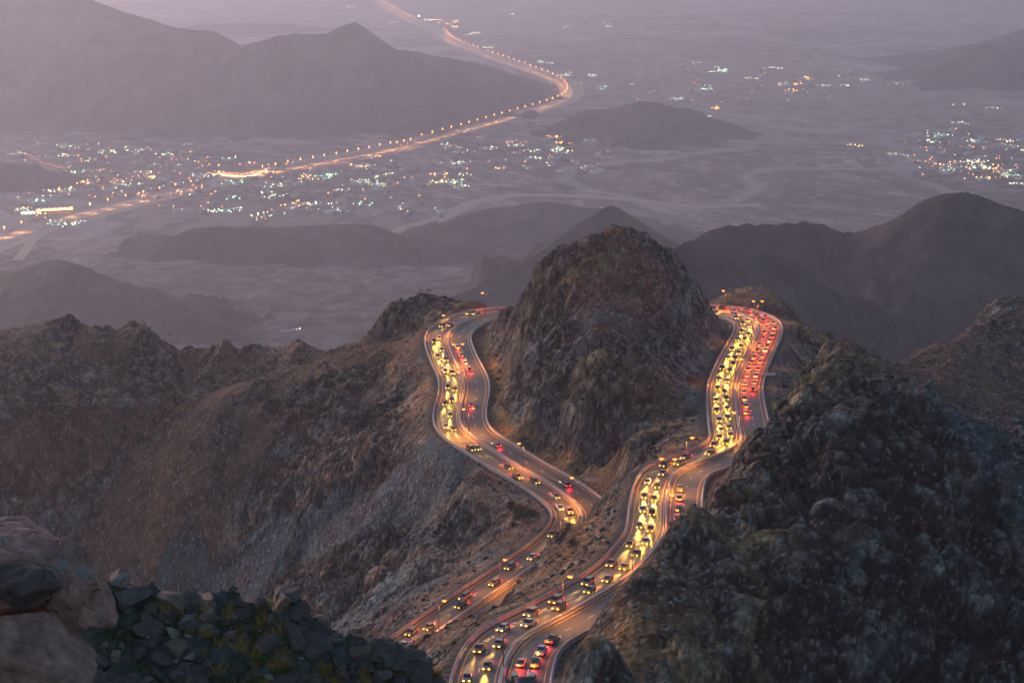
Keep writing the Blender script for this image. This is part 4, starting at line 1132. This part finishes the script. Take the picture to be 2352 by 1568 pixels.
town([(2200, 383, 38, 8, 20, 'wwso'), (2235, 375, 6, 1.5, 6, 'w'), (2290, 390, 40, 9, 24, 'wwgso'), (2320, 402, 25, 8, 10, 'wwg'), (2175, 396, 12, 3, 4, 'w'), (2258, 416, 5, 1, 3, 'a'), (2335, 424, 12, 5, 5, 'w')], 'in the right hand town')
town([(587, 755, 2, 1, 1, 'w'), (662, 764, 6, 2, 1, 'w')], 'alone on the dark valley floor')
for u, v, su, sv, n, wh in [(250, 395, 230, 62, 150, 'the village left of the highway'), (700, 435, 330, 60, 170, 'the village below the highway'), (1200, 360, 190, 40, 60, 'the fields below the isolated hill'), (1700, 185, 260, 60, 90, 'the wide village at the upper right'),
                          (2220, 360, 140, 60, 110, 'the right hand town')]:
    for _ in range(n):
        house(u + rnd.uniform(-su, su), v + rnd.uniform(-sv, sv), rnd.randrange(5), rnd.choice(['', '', '', 's', 'w', 'o']), 'unlit flat-roofed house in ' + wh, 'unlit houses of ' + wh)
HQ.sort(key=lambda q: (q[4].startswith('unlit'), -q[1]))
for q in HQ[:290]: house_now(*q)
Vh, Fh, Mh = [], [], []; mats_h = ['house_pale', 'house_white', 'house_tan', 'house_pale', 'house_tan', 'roof_metal', 'white_lamp', 'green_lamp', 'amber_lamp', 'farlamp']
for (u, v, hk, lamps, *_r) in HQ[290:]:
    w, d, h, me, wm = HM[hk]; p = flat_pt(u, v); parts = [(me, p[0], p[1], p[2], rnd.uniform(.4, .6), hk)]
    for k in lamps: parts.append((FAR_LM[k], p[0] + rnd.uniform(-20, 20), p[1] + rnd.uniform(-20, 20), p[2] + h + 3, 0, {'w': 6, 'W': 6, 'g': 7, 'a': 8, 'o': 9, 's': 9}[k]))
    for pme, qx, qy, qz, ra, mi in parts:
        k0 = len(Vh); c, s_ = math.cos(ra), math.sin(ra)
        Vh += [(a.co.x * c - a.co.y * s_ + qx, a.co.x * s_ + a.co.y * c + qy, a.co.z + qz) for a in pme.vertices]
        for pl in pme.polygons: Fh.append(tuple(k0 + i for i in pl.vertices)); Mh.append(mi)
fme = bpy.data.meshes.new('distant_houses'); fme.from_pydata(Vh, [], Fh)
for m_ in mats_h: fme.materials.append(M[m_])
fme.polygons.foreach_set('material_index', Mh); fme.update()
tag(link('distant_houses', fme), 'tiny far-off houses and their lights across the valley', None, None, 'stuff')
# filling station: a long canopy on posts, brightly lit
fs = tag(link('filling_station', None), 'brightly lit orange filling station canopy beside the highway at the left', 'filling station'); p = flat_pt(124, 486); fs.location = p; fs.rotation_euler = (0, 0, .35)
mb = MB(); mb.box((0, 0, 8), (95, 34, 2)); mb.build('canopy', M['house_white'], fs)
for k in range(6):
    mb = MB(); mb.tube((-40 + k * 16, 0, -1), (-40 + k * 16, 0, 7), .5, .5, 6); mb.build('post', M['steel'], fs)
mb = MB(); mb.box((0, -17.6, 8), (95, .6, 3.2)); mb.build('lit_fascia', M['amber_lamp'], fs)
mb = MB(); mb.box((-70, -10, 3), (38, 18, 8)); mb.build('shop', M['house_white'], fs)
mb = MB(); mb.box((-70, -19.4, 4), (36, .4, 2.5)); mb.build('lit_shopfront', M['white_lamp'], fs)
for k in range(7):
    l = link('flood_lamp', FAR_LM['a'], None, fs); l.location = (-42 + k * 14, -20, 12)
fl = tag(link('flood_mast', pole_me), 'single very bright white floodlight mast beside the highway near the top', 'floodlight'); p = flat_pt(962, 37, 30); fl.location = (p[0], p[1], p[2] - 30); fl.scale = (1, 1, 2.5)
l = link('lamp_head', FAR_LM['W'], None, fl); l.location = (0, 0, 12); l.scale = (1, 1, .4)


# ------------------------------------------------------------------ rocks
def icos(sub):
    t = (1 + 5 ** .5) / 2
    V = [(-1, t, 0), (1, t, 0), (-1, -t, 0), (1, -t, 0), (0, -1, t), (0, 1, t), (0, -1, -t), (0, 1, -t), (t, 0, -1), (t, 0, 1), (-t, 0, -1), (-t, 0, 1)]
    Fc = [(0, 11, 5), (0, 5, 1), (0, 1, 7), (0, 7, 10), (0, 10, 11), (1, 5, 9), (5, 11, 4), (11, 10, 2), (10, 7, 6), (7, 1, 8), (3, 9, 4), (3, 4, 2), (3, 2, 6), (3, 6, 8), (3, 8, 9), (4, 9, 5), (2, 4, 11), (6, 2, 10), (8, 6, 7), (9, 8, 1)]
    V = [np.array(v) / np.linalg.norm(v) for v in V]
    for _ in range(sub):
        cache = {}; N = []
        def mid(a, b):
            k = (min(a, b), max(a, b))
            if k not in cache:
                m = V[a] + V[b]; V.append(m / np.linalg.norm(m)); cache[k] = len(V) - 1
            return cache[k]
        for a, b, c in Fc:
            ab, bc, ca_ = mid(a, b), mid(b, c), mid(c, a); N += [(a, ab, ca_), (b, bc, ab), (c, ca_, bc), (ab, bc, ca_)]
        Fc = N
    return np.array(V), np.array(Fc)


IC = {k: icos(k) for k in (1, 3, 5)}


def rock_shape(seed, sub=3, cuts=9, dims=(1, 1, 1), rough=.05, lo=.55, hi=.9):
    V, Fc = IC[sub]; V = V.copy(); r = np.random.default_rng(seed)
    for _ in range(cuts):
        n = r.normal(size=3); n /= np.linalg.norm(n); k = r.uniform(lo, hi); dt = V @ n
        V -= n[None] * np.maximum(dt - k, 0)[:, None] * .94
    o = seed * 3.1
    V *= (1 + rough * fbm(V[:, 0] * 2.5 + o, V[:, 1] * 2.5, V[:, 2] * 2.5, seed, 4, .6))[:, None]
    return V * np.array(dims)[None], Fc


# the rubble ledge in front of the viewpoint
cu = [-700, -150, 0, 250, 350, 480, 560, 640, 690, 740, 800, 880, 940, 985, 1010, 1070, 1140, 1200, 1260, 1320, 1500]
cv = [1250, 1290, 1310, 1338, 1362, 1372, 1385, 1368, 1400, 1450, 1462, 1478, 1500, 1530, 1580, 1605, 1575, 1560, 1590, 1680, 1900]
UL = np.arange(-700, 1500, 4.0); DL = np.r_[np.arange(30, 50, .5), np.arange(50, 62, .12), np.arange(62, 90, 1.0)]
gu, gd = np.meshgrid(UL, DL); vc = np.interp(gu, cu, cv)
k = np.ones(15) / 15; vc = np.apply_along_axis(lambda a: np.convolve(np.pad(a, 7, 'edge'), k, 'valid'), 1, vc)
dc = 58.0; dropc = dc * tanv(vc)
dr = dropc + np.maximum(dc - gd, 0) * .62 + np.maximum(gd - dc, 0) ** 1.25 * .9
xl = (gu - 1176) / F / CT * gd; zl = CZ - dr
zl = zl + .32 * fbm(xl / 1.4, gd / 1.4, None, 301, 5, .6) + .12 * ridged(xl / .6, gd / .6, 305, 3)
b_, e_ = blocks(xl.ravel() / 1.1, gd.ravel() / 1.1, zl.ravel() / 1.1, 31); zl += (.22 * b_).reshape(zl.shape)
nn = fbm(xl.ravel() / 1.5, gd.ravel() / 1.5, None, 311, 4)
CL = np.repeat(np.array([[.085, .066, .052]]), xl.size, 0); CL = mixc(CL, np.array([.05, .055, .022]), sstep(.2, .6, nn) * .5); CL = mixc(CL, np.array([.075, .07, .07]), sstep(-.1, -.5, nn) * .8)
ledge = link('rocky_ledge', npmesh('rocky_ledge', np.stack([xl.ravel(), gd.ravel(), zl.ravel()], 1), gridfaces(len(DL), len(UL)), True, np.clip(CL, .01, 1)), noisy(mat('ledge_ground', (.05, .04, .03), .95), 4, .5, .6, 9, 'tint', .06))
tag(ledge, 'dark rubble ledge below the viewpoint', None, None, 'structure')


def ledge_z(px, d):
    u = px * F * CT / d + 1176; i = int(np.clip((u - UL[0]) / 4, 0, len(UL) - 2)); j = int(np.clip(np.searchsorted(DL, d) - 1, 0, len(DL) - 2)); return float(zl[j, i])


def rock_obj(name, V, Fc, m, smooth=False):
    me = npmesh(name, V, Fc, smooth)
    return link(name, me, m)


RP = []
for s in range(12):
    V, Fc = rock_shape(400 + s, 3, 14, (1, rnd.uniform(.55, 1), rnd.uniform(.4, .9)), .09, .36, .85)
    me = npmesh('rock', V, Fc, False); RP.append(me)
RPM = {}
for s, me in enumerate(RP):
    for mm in ('rock_grey', 'rock_pink', 'rock_tan'):
        c = me.copy(); c.materials.append(M[mm]); RPM[s, mm] = c
def place_rock(u, d, r, mm, label, group, up=0.25):
    px = (u - 1176) / F / CT * d; z = ledge_z(px, d)
    o = tag(link('rock', RPM[rnd.randrange(12), mm]), label, 'rock', group); o.location = (px, d, z + r * up)
    o.rotation_euler = (rnd.uniform(-.5, .5), rnd.uniform(-.5, .5), rnd.uniform(0, 6.28)); o.scale = (r * rnd.uniform(.85, 1.25), r * rnd.uniform(.8, 1.1), r * rnd.uniform(.8, 1.1)); return o
BIG = [(275, 57.5, .75, 'rock_grey', 'dark cracked rock directly behind the big boulder stack'), (318, 57, .62, 'rock_grey', 'broken grey rock right of the boulder stack'), (372, 57.6, .62, 'rock_pink', 'rounded brown rock on the skyline of the ledge'),
       (415, 57.8, .66, 'rock_grey', 'flat-topped dark rock beside the rounded brown one'), (452, 57.8, .60, 'rock_pink', 'pale-topped rock at the right of the skyline pair'), (425, 56.9, .45, 'rock_grey', 'small dark rock under the flat-topped one'),
       (535, 57.6, .55, 'rock_grey', 'arched dark rock left of the tall rock stack'), (560, 57.0, .50, 'rock_grey', 'grey rock below the arched dark rock'), (640, 57.8, .62, 'rock_grey', 'tall squarish rock on top of the central pile'), (622, 57.4, .55, 'rock_pink', 'brown rock leaning on the tall squarish rock'),
       (665, 57.4, .66, 'rock_grey', 'blue-grey rock at the right foot of the tall rock'), (655, 56.6, .52, 'rock_grey', 'rounded grey rock in the middle of the pile'), (700, 56.8, .72, 'rock_grey', 'large smooth grey rock on the right of the pile'), (735, 57.2, .60, 'rock_grey', 'sloping grey rock before the gap'),
       (600, 56.2, .45, 'rock_grey', 'low grey rock on the left of the pile'), (815, 57.6, .62, 'rock_pink', 'brown rounded rock at the left end of the dark outcrop'), (850, 57.7, .60, 'rock_grey', 'dark block in the outcrop below the left road'), (885, 57.5, .80, 'rock_grey', 'large dark block at the centre of the outcrop'),
       (925, 57.4, .72, 'rock_grey', 'dark block right of the centre of the outcrop'), (960, 57.2, .66, 'rock_grey', 'cracked dark block near the end of the outcrop'), (985, 56.8, .60, 'rock_grey', 'lowest dark block at the end of the outcrop'), (860, 56.6, .70, 'rock_grey', 'black block at the bottom of the outcrop'),
       (910, 56.2, .75, 'rock_grey', 'broad black block at the bottom edge of the outcrop'), (1170, 57.8, .50, 'rock_grey', 'dark rock at the bottom edge under the near median lamp'), (1205, 57.8, .56, 'rock_grey', 'pointed dark rock covering the red lights at the bottom'), (1240, 57.6, .46, 'rock_grey', 'small dark rock right of the pointed one')]
for b in BIG: place_rock(*b, None, .1)
for _ in range(300):
    u = rnd.uniform(190, 1000); d = 58.0 - abs(rnd.gauss(0, 2.6)); r = .13 + .28 * rnd.random() ** 2.2
    if d < 51: continue
    mm = rnd.choice(['rock_pink', 'rock_grey', 'rock_grey', 'rock_grey', 'rock_tan'])
    wh = 'on the grassy slope beside the boulder stack' if u < 420 else 'on the slope below the skyline rocks' if u < 620 else 'under the central pile of rocks' if u < 800 else 'around the dark outcrop'
    sz = 'small' if r < .2 else 'middling' if r < .3 else 'larger'
    place_rock(u, d, r, mm, '%s %s rock lying %s' % (sz, {'rock_pink': 'brown', 'rock_grey': 'grey', 'rock_tan': 'pale tan'}[mm], wh), 'loose rocks ' + wh)
# the boulder stack at the left edge
def lichen(m):
    nt = m.node_tree; b = nt.nodes['Principled BSDF']; src = b.inputs['Base Color'].links[0].from_socket
    tc = nt.nodes.new('ShaderNodeTexCoord'); n = nt.nodes.new('ShaderNodeTexNoise'); n.inputs['Scale'].default_value = 1.5; n.inputs['Detail'].default_value = 7; n.inputs['Roughness'].default_value = .6
    nt.links.new(tc.outputs['Object'], n.inputs['Vector'])
    r = nt.nodes.new('ShaderNodeMapRange'); r.inputs['From Min'].default_value = .56; r.inputs['From Max'].default_value = .60; nt.links.new(n.outputs['Fac'], r.inputs['Value'])
    mx = nt.nodes.new('ShaderNodeMix'); mx.data_type = 'RGBA'; nt.links.new(r.outputs['Result'], mx.inputs[0]); nt.links.new(src, mx.inputs[6]); mx.inputs[7].default_value = (.30, .23, .20, 1)
    nt.links.new(mx.outputs[2], b.inputs['Base Color']); return m
M['boulder_top'] = lichen(noisy(mat('boulder_lichen', (.37, .175, .13), .85), 2.6, .5, .9, 7.0, None, .06, True))
M['boulder_base'] = noisy(mat('boulder_base', (.35, .17, .125), .85), 2.6, .5, .9, 6.0, None, .06, True)
M['boulder_dark'] = noisy(mat('boulder_dark', (.095, .06, .05), .85), 2, .4, .5, 5.0, None, .04)
for u, v, d, dims, rot, seed, m, lb, cuts in [
        (66, 1312, 35.6, (1.55, 1.15, 1.16), (.1, .15, .3), 611, 'boulder_top', 'huge rounded boulder with pale lichen patches on top of the left stack', 12),
        (170, 1338, 35.9, (.85, .9, 1.25), (.0, -.34, .2), 612, 'boulder_base', 'tall smooth brown boulder bulging out on the right of the stack', 9),
        (50, 1350, 34.4, (.78, .5, .44), (.1, .12, .1), 613, 'boulder_dark', 'dark wedge-shaped boulder squeezed in the middle of the stack', 9),
        (45, 1545, 34.4, (2.05, 1.2, 1.55), (.0, .42, .1), 614, 'boulder_base', 'big pinkish boulder carrying the stack at the bottom left corner', 11),
        (-60, 1730, 34.6, (2.8, 1.8, 1.5), (.0, .1, .2), 605, 'boulder_dark', 'buried dark boulder under the left stack', 8)]:
    V, Fc = rock_shape(seed, 5, cuts + 6, dims, .05, .50, .86)
    nv = V / np.linalg.norm(V, axis=1)[:, None]; cr = np.abs(fbm(V[:, 0] * .9 + seed, V[:, 1] * .9, V[:, 2] * .9, seed, 3)); V = V - nv * (np.exp(-cr * 38) * .07)[:, None] + nv * (fbm(V[:, 0] * 7, V[:, 1] * 7, V[:, 2] * 7, seed, 4, .6) * .018)[:, None]
    o = rock_obj('boulder', V, Fc, M[m], True); tag(o, lb, 'boulder', 'stack of boulders at the left edge'); o.location = un_d(u, v, d); o.rotation_euler = rot


def tuft_mesh(n, h, spread, w, lean=.5):
    V = []; Fs = []
    for _ in range(n):
        a = rnd.uniform(0, 6.28); r0 = rnd.random() ** .6 * spread; bx, by = math.cos(a) * r0, math.sin(a) * r0
        hh = h * rnd.uniform(.5, 1); lx, ly = rnd.gauss(0, lean) * hh, rnd.gauss(0, lean) * hh; q = rnd.uniform(0, 3.14); wx_, wy_ = math.cos(q) * w, math.sin(q) * w
        k = len(V); V += [(bx - wx_, by - wy_, 0), (bx + wx_, by + wy_, 0), (bx + lx * .5 + wx_ * .7, by + ly * .5 + wy_ * .7, hh * .6), (bx + lx * .5 - wx_ * .7, by + ly * .5 - wy_ * .7, hh * .6), (bx + lx, by + ly, hh)]
        Fs += [(k, k + 1, k + 2, k + 3), (k + 3, k + 2, k + 4)]
    return V, Fs


def scatter_stuff(name, label, m, pts, make):
    V = []; Fs = []
    for p in pts:
        v, f = make(); k = len(V); c, s = math.cos(rnd.uniform(0, 6.28)), math.sin(rnd.uniform(0, 6.28)); sc = p[3]
        V += [(p[0] + x_ * sc, p[1] + y_ * sc, p[2] + z_ * sc) for x_, y_, z_ in v]; Fs += [tuple(k + i for i in q) for q in f]
    me = bpy.data.meshes.new(name); me.from_pydata(V, [], Fs); me.update()
    return tag(link(name, me, m), label, None, None, 'stuff')


def ledge_pts(n, u0, u1, dlo=52.5):
    out = []
    while len(out) < n:
        u = rnd.uniform(u0, u1); d = rnd.uniform(dlo, 57.8); px = (u - 1176) / F / CT * d
        if vn(np.array([px / 1.3]), np.array([d / 1.3]), None, 91)[0] > -.1: out.append((px, d, ledge_z(px, d) - .02, rnd.uniform(.6, 1.3)))
    return out
scatter_stuff('dry_grass', 'golden dry grass tufts on the ledge', M['straw'], ledge_pts(240, 320, 1000), lambda: tuft_mesh(46, .38, .16, .010))
scatter_stuff('low_green_plants', 'low green plants between the ledge rocks', M['green'], ledge_pts(120, 210, 760), lambda: tuft_mesh(60, .22, .26, .014, .8))

# ------------------------------------------------------------------ loose stones and shrubs on the mountainside
NS = 22000
ux = rng.uniform(-60, 2420, NS * 3); dy_ = rng.uniform(380, 1000, NS * 3); px = (ux - 1176) / F / CT * dy_
RDs, _ = road_dist(px, dy_, 3)
ok = (RDs > HW + 3) & ~((px - (dy_ - 400) * .25 > 36) & (dy_ < 610)) & (rng.random(NS * 3) < .25 + .75 * sstep(-.1, .4, fbm(px / 22, dy_ / 22, None, 171, 3)))
px, dy_ = px[ok][:NS], dy_[ok][:NS]; pz = ground(px, dy_)
IV, IF = IC[1]; Vs = []; Cs = []; Fs = []
protoV = [rock_shape(700 + s, 1, 5, (1, .8, .7), .1, .5, .9)[0] for s in range(8)]
sz = .18 + .9 * rng.random(len(px)) ** 7 + .18 * rng.random(len(px))
for k in range(len(px)):
    a = rng.uniform(0, 6.28); c, s = math.cos(a), math.sin(a); V = protoV[k % 8]; q = sz[k]
    Vs.append(np.stack([(V[:, 0] * c - V[:, 1] * s) * q + px[k], (V[:, 0] * s + V[:, 1] * c) * q + dy_[k], V[:, 2] * q + pz[k] + .15 * q], 1)); Fs.append(IF + k * len(IV))
    Cs.append(np.repeat((np.array([.105, .098, .092]) * rng.choice([.45, .7, .9, 1.25, 1.9]) * np.array([rng.uniform(.85, 1.2), 1, rng.uniform(.85, 1.2)]))[None], len(IV), 0))
tag(link('loose_stones', npmesh('loose_stones', np.vstack(Vs), np.vstack(Fs), False, np.vstack(Cs)), M['slope']), 'loose stones scattered over the mountainside', None, None, 'stuff')


def bush_mesh(n, r, h):
    V = []; Fs = []
    for _ in range(n):
        a = rnd.uniform(0, 6.28); e_ = rnd.uniform(-.1, 1.5); q = rnd.uniform(.55, 1) * (1 + .3 * math.sin(a * 3))
        c = Vector((math.cos(a) * math.cos(e_) * r * q, math.sin(a) * math.cos(e_) * r * q, max(.05, math.sin(e_) * h * q)))
        u1 = Vector((rnd.gauss(0, 1), rnd.gauss(0, 1), rnd.gauss(0, 1))).normalized(); u2 = u1.orthogonal().normalized(); s = rnd.uniform(.06, .14) * r
        k = len(V); V += [tuple(c + u1 * s), tuple(c + u2 * s * .6), tuple(c - u1 * s), tuple(c - u2 * s * .6)]; Fs.append((k, k + 1, k + 2, k + 3))
    me = bpy.data.meshes.new('foliage'); me.from_pydata(V, [], Fs); me.materials.append(M['leaf']); return me


BM = [bush_mesh(420, 1, .9), bush_mesh(420, 1.2, .7), bush_mesh(380, .9, 1.1)]
sm = MB()
for a in range(5): sm.tube((0, 0, -.2), (math.cos(a * 1.3) * .4, math.sin(a * 1.3) * .4, .55), .05, .02, 5)
stem_me = bpy.data.meshes.new('stems'); stem_me.from_pydata(sm.v, [], sm.f); stem_me.materials.append(M['wood'])
def bush(u, v, drop, r, label, group=None):
    p = un_drop(u, v, drop); px, py = p[0], p[1]
    for _ in range(30):                               # slide along the view ray until it meets the slope
        z = float(ground(px, py)[0]); k = (CZ - z) / (CZ - p[2]); px, py = p[0] * k, p[1] * k; 
    o = tag(link('shrub', None), label, 'shrub', group); o.location = (px, py, z - .05); o.scale = (r, r, r); o.rotation_euler = (0, 0, rnd.uniform(0, 6))
    link('foliage', BM[rnd.randrange(3)], None, o); link('stems', stem_me, None, o)
for u, v, dr, r, lb in [(1315, 1252, 188, 2.2, 'dark round shrub on the rock shoulder between the roads'), (1175, 1165, 219, 2.3, 'green shrub at the left of the clump on the dirt terrace'), (1198, 1175, 219.5, 2.8, 'largest shrub of the clump on the dirt terrace'), (1222, 1182, 219.5, 2.2, 'shrub at the right of the clump on the dirt terrace'),
                        (1190, 1190, 220, 1.8, 'low shrub at the front of the clump on the dirt terrace'), (390, 770, 236, 3.0, 'small bush on the skyline between the two left peaks'), (985, 668, 199, 2.6, 'bush on the top of the outcrop beside the left road'), (968, 668, 199, 2.0, 'smaller bush on the outcrop skyline'),
                        (1583, 640, 172, 3.2, 'dark bush on the right shoulder of the central hill'), (1905, 780, 207, 3.0, 'dark bush on the skyline beyond the right road'), (1432, 1465, 156, .9, 'single shrub low on the ochre flank of the crag'), (1190, 870, 205, 1.6, 'green shrub in the ditch beside the left road'),
                        (1800, 890, 196, 1.8, 'shrub on the grassy flat beyond the right road'), (1830, 905, 197, 1.6, 'second shrub on the flat beyond the right road, nearer the crag'), (1755, 685, 199, 2.0, 'shrub above the far right bend'), (988, 1354, 230, 1.4, 'small green shrub above the scree beside the left road')]:
    bush(u, v, dr, r, lb)
for _ in range(46):
    u, v, dr = rnd.choice([(1050, 1290, 229), (1100, 1120, 219), (1400, 1160, 199), (1300, 950, 190), (1800, 900, 197), (700, 1150, 258), (400, 900, 250), (1700, 1200, 150), (1950, 900, 125), (1330, 1220, 190)])
    bush(u + rnd.uniform(-130, 130), v + rnd.uniform(-60, 60), dr, rnd.uniform(.5, 1.1), 'small dry shrub dotted on the mountainside', 'small dry shrubs on the mountainside')


# ------------------------------------------------------------------ road signs
def sign(u, v, drop, w, h, m, label, post=2.0):
    p = un_drop(u, v, drop); g = float(ground(p[0], p[1])[0])
    o = tag(link('road_sign', None), label, 'road sign'); o.location = (p[0], p[1], g)
    top = max(p[2] - g, post)
    mb = MB(); mb.box((0, 0, top), (w, .08, h)); mb.build('board', m, o)
    for s in (-1, 1):
        mb = MB(); mb.tube((s * w * .35, .09, -.5), (s * w * .35, .09, top + h * .4), .06, .06, 6); mb.build('post', M['steel'], o)
M['board_white'] = mat('board_white', (.62, .50, .46), .6); M['board_blue'] = mat('board_blue', (.10, .14, .22), .6); M['board_yellow'] = mat('board_yellow', (.6, .40, .05), .6)
sign(1361, 1101, 211, 5.5, 1.4, M['board_white'], 'long pale sign board behind the left road barrier', 2.2)
sign(1768, 869, 193.2, 4.4, 1.2, M['board_white'], 'long white sign board beside the far right road', 1.8)
sign(1785, 842, 193.5, 2.0, 2.2, M['board_blue'], 'square blue-grey sign above the long white board', 2.5)
sign(1779, 935, 188.5, 2.2, 2.4, M['board_yellow'], 'yellow warning sign beside the crag', 2.2)
print('houses', N_H)

#--END2--
# ------------------------------------------------------------------ haze: one closed box of even air round everything
hb = MB(); hb.box((0, 12000, (CZ + 60) / 2 - 1.5 + 0), (36000, 48000, CZ + 60 + 3))
hz = hb.build('haze')
tag(hz, 'thin dusk haze filling the valley air', None, None, 'stuff')
hm = bpy.data.materials.new('haze'); hm.use_nodes = True; nt = hm.node_tree; nt.nodes.clear()
out = nt.nodes.new('ShaderNodeOutputMaterial'); pv = nt.nodes.new('ShaderNodeVolumePrincipled')
pv.inputs['Color'].default_value = (.87, .84, 1.0, 1); pv.inputs['Density'].default_value = HAZE; pv.inputs['Anisotropy'].default_value = .55
nt.links.new(pv.outputs[0], out.inputs['Volume'])
hz.data.materials.append(hm)
UN = 'first second third fourth fifth sixth seventh eighth ninth tenth eleventh twelfth thirteenth fourteenth fifteenth sixteenth seventeenth eighteenth nineteenth'.split()
def ordinal(n):
    if n <= 19: return UN[n - 1]
    t, r = divmod(n, 10); T = ['', '', 'twent', 'thirt', 'fort', 'fift', 'sixt', 'sevent', 'eight', 'ninet'][t]
    return T + ('ieth' if r == 0 else 'y-' + UN[r - 1])
same = {}
for o in COL.objects:
    if o.parent is None and o.get('label') and o.get('group') and not o.get('kind'): same.setdefault(o['label'], []).append(o)
for lb, L in same.items():
    if 1 < len(L) < 100:
        cars = L[0].get('category') == 'car'
        L.sort(key=(lambda o: o.location.y) if cars else (lambda o: o.location.x / o.location.y))
        for k, o in enumerate(L):
            t = lb + ', ' + (ordinal(k + 1) + ' nearest' if cars else ordinal(k + 1) + ' from left')
            if len(t.replace('-', ' ').split()) <= 16 and len(t.split()) <= 16: o['label'] = t
print('cars', N_CAR, 'objects', len(bpy.data.objects))
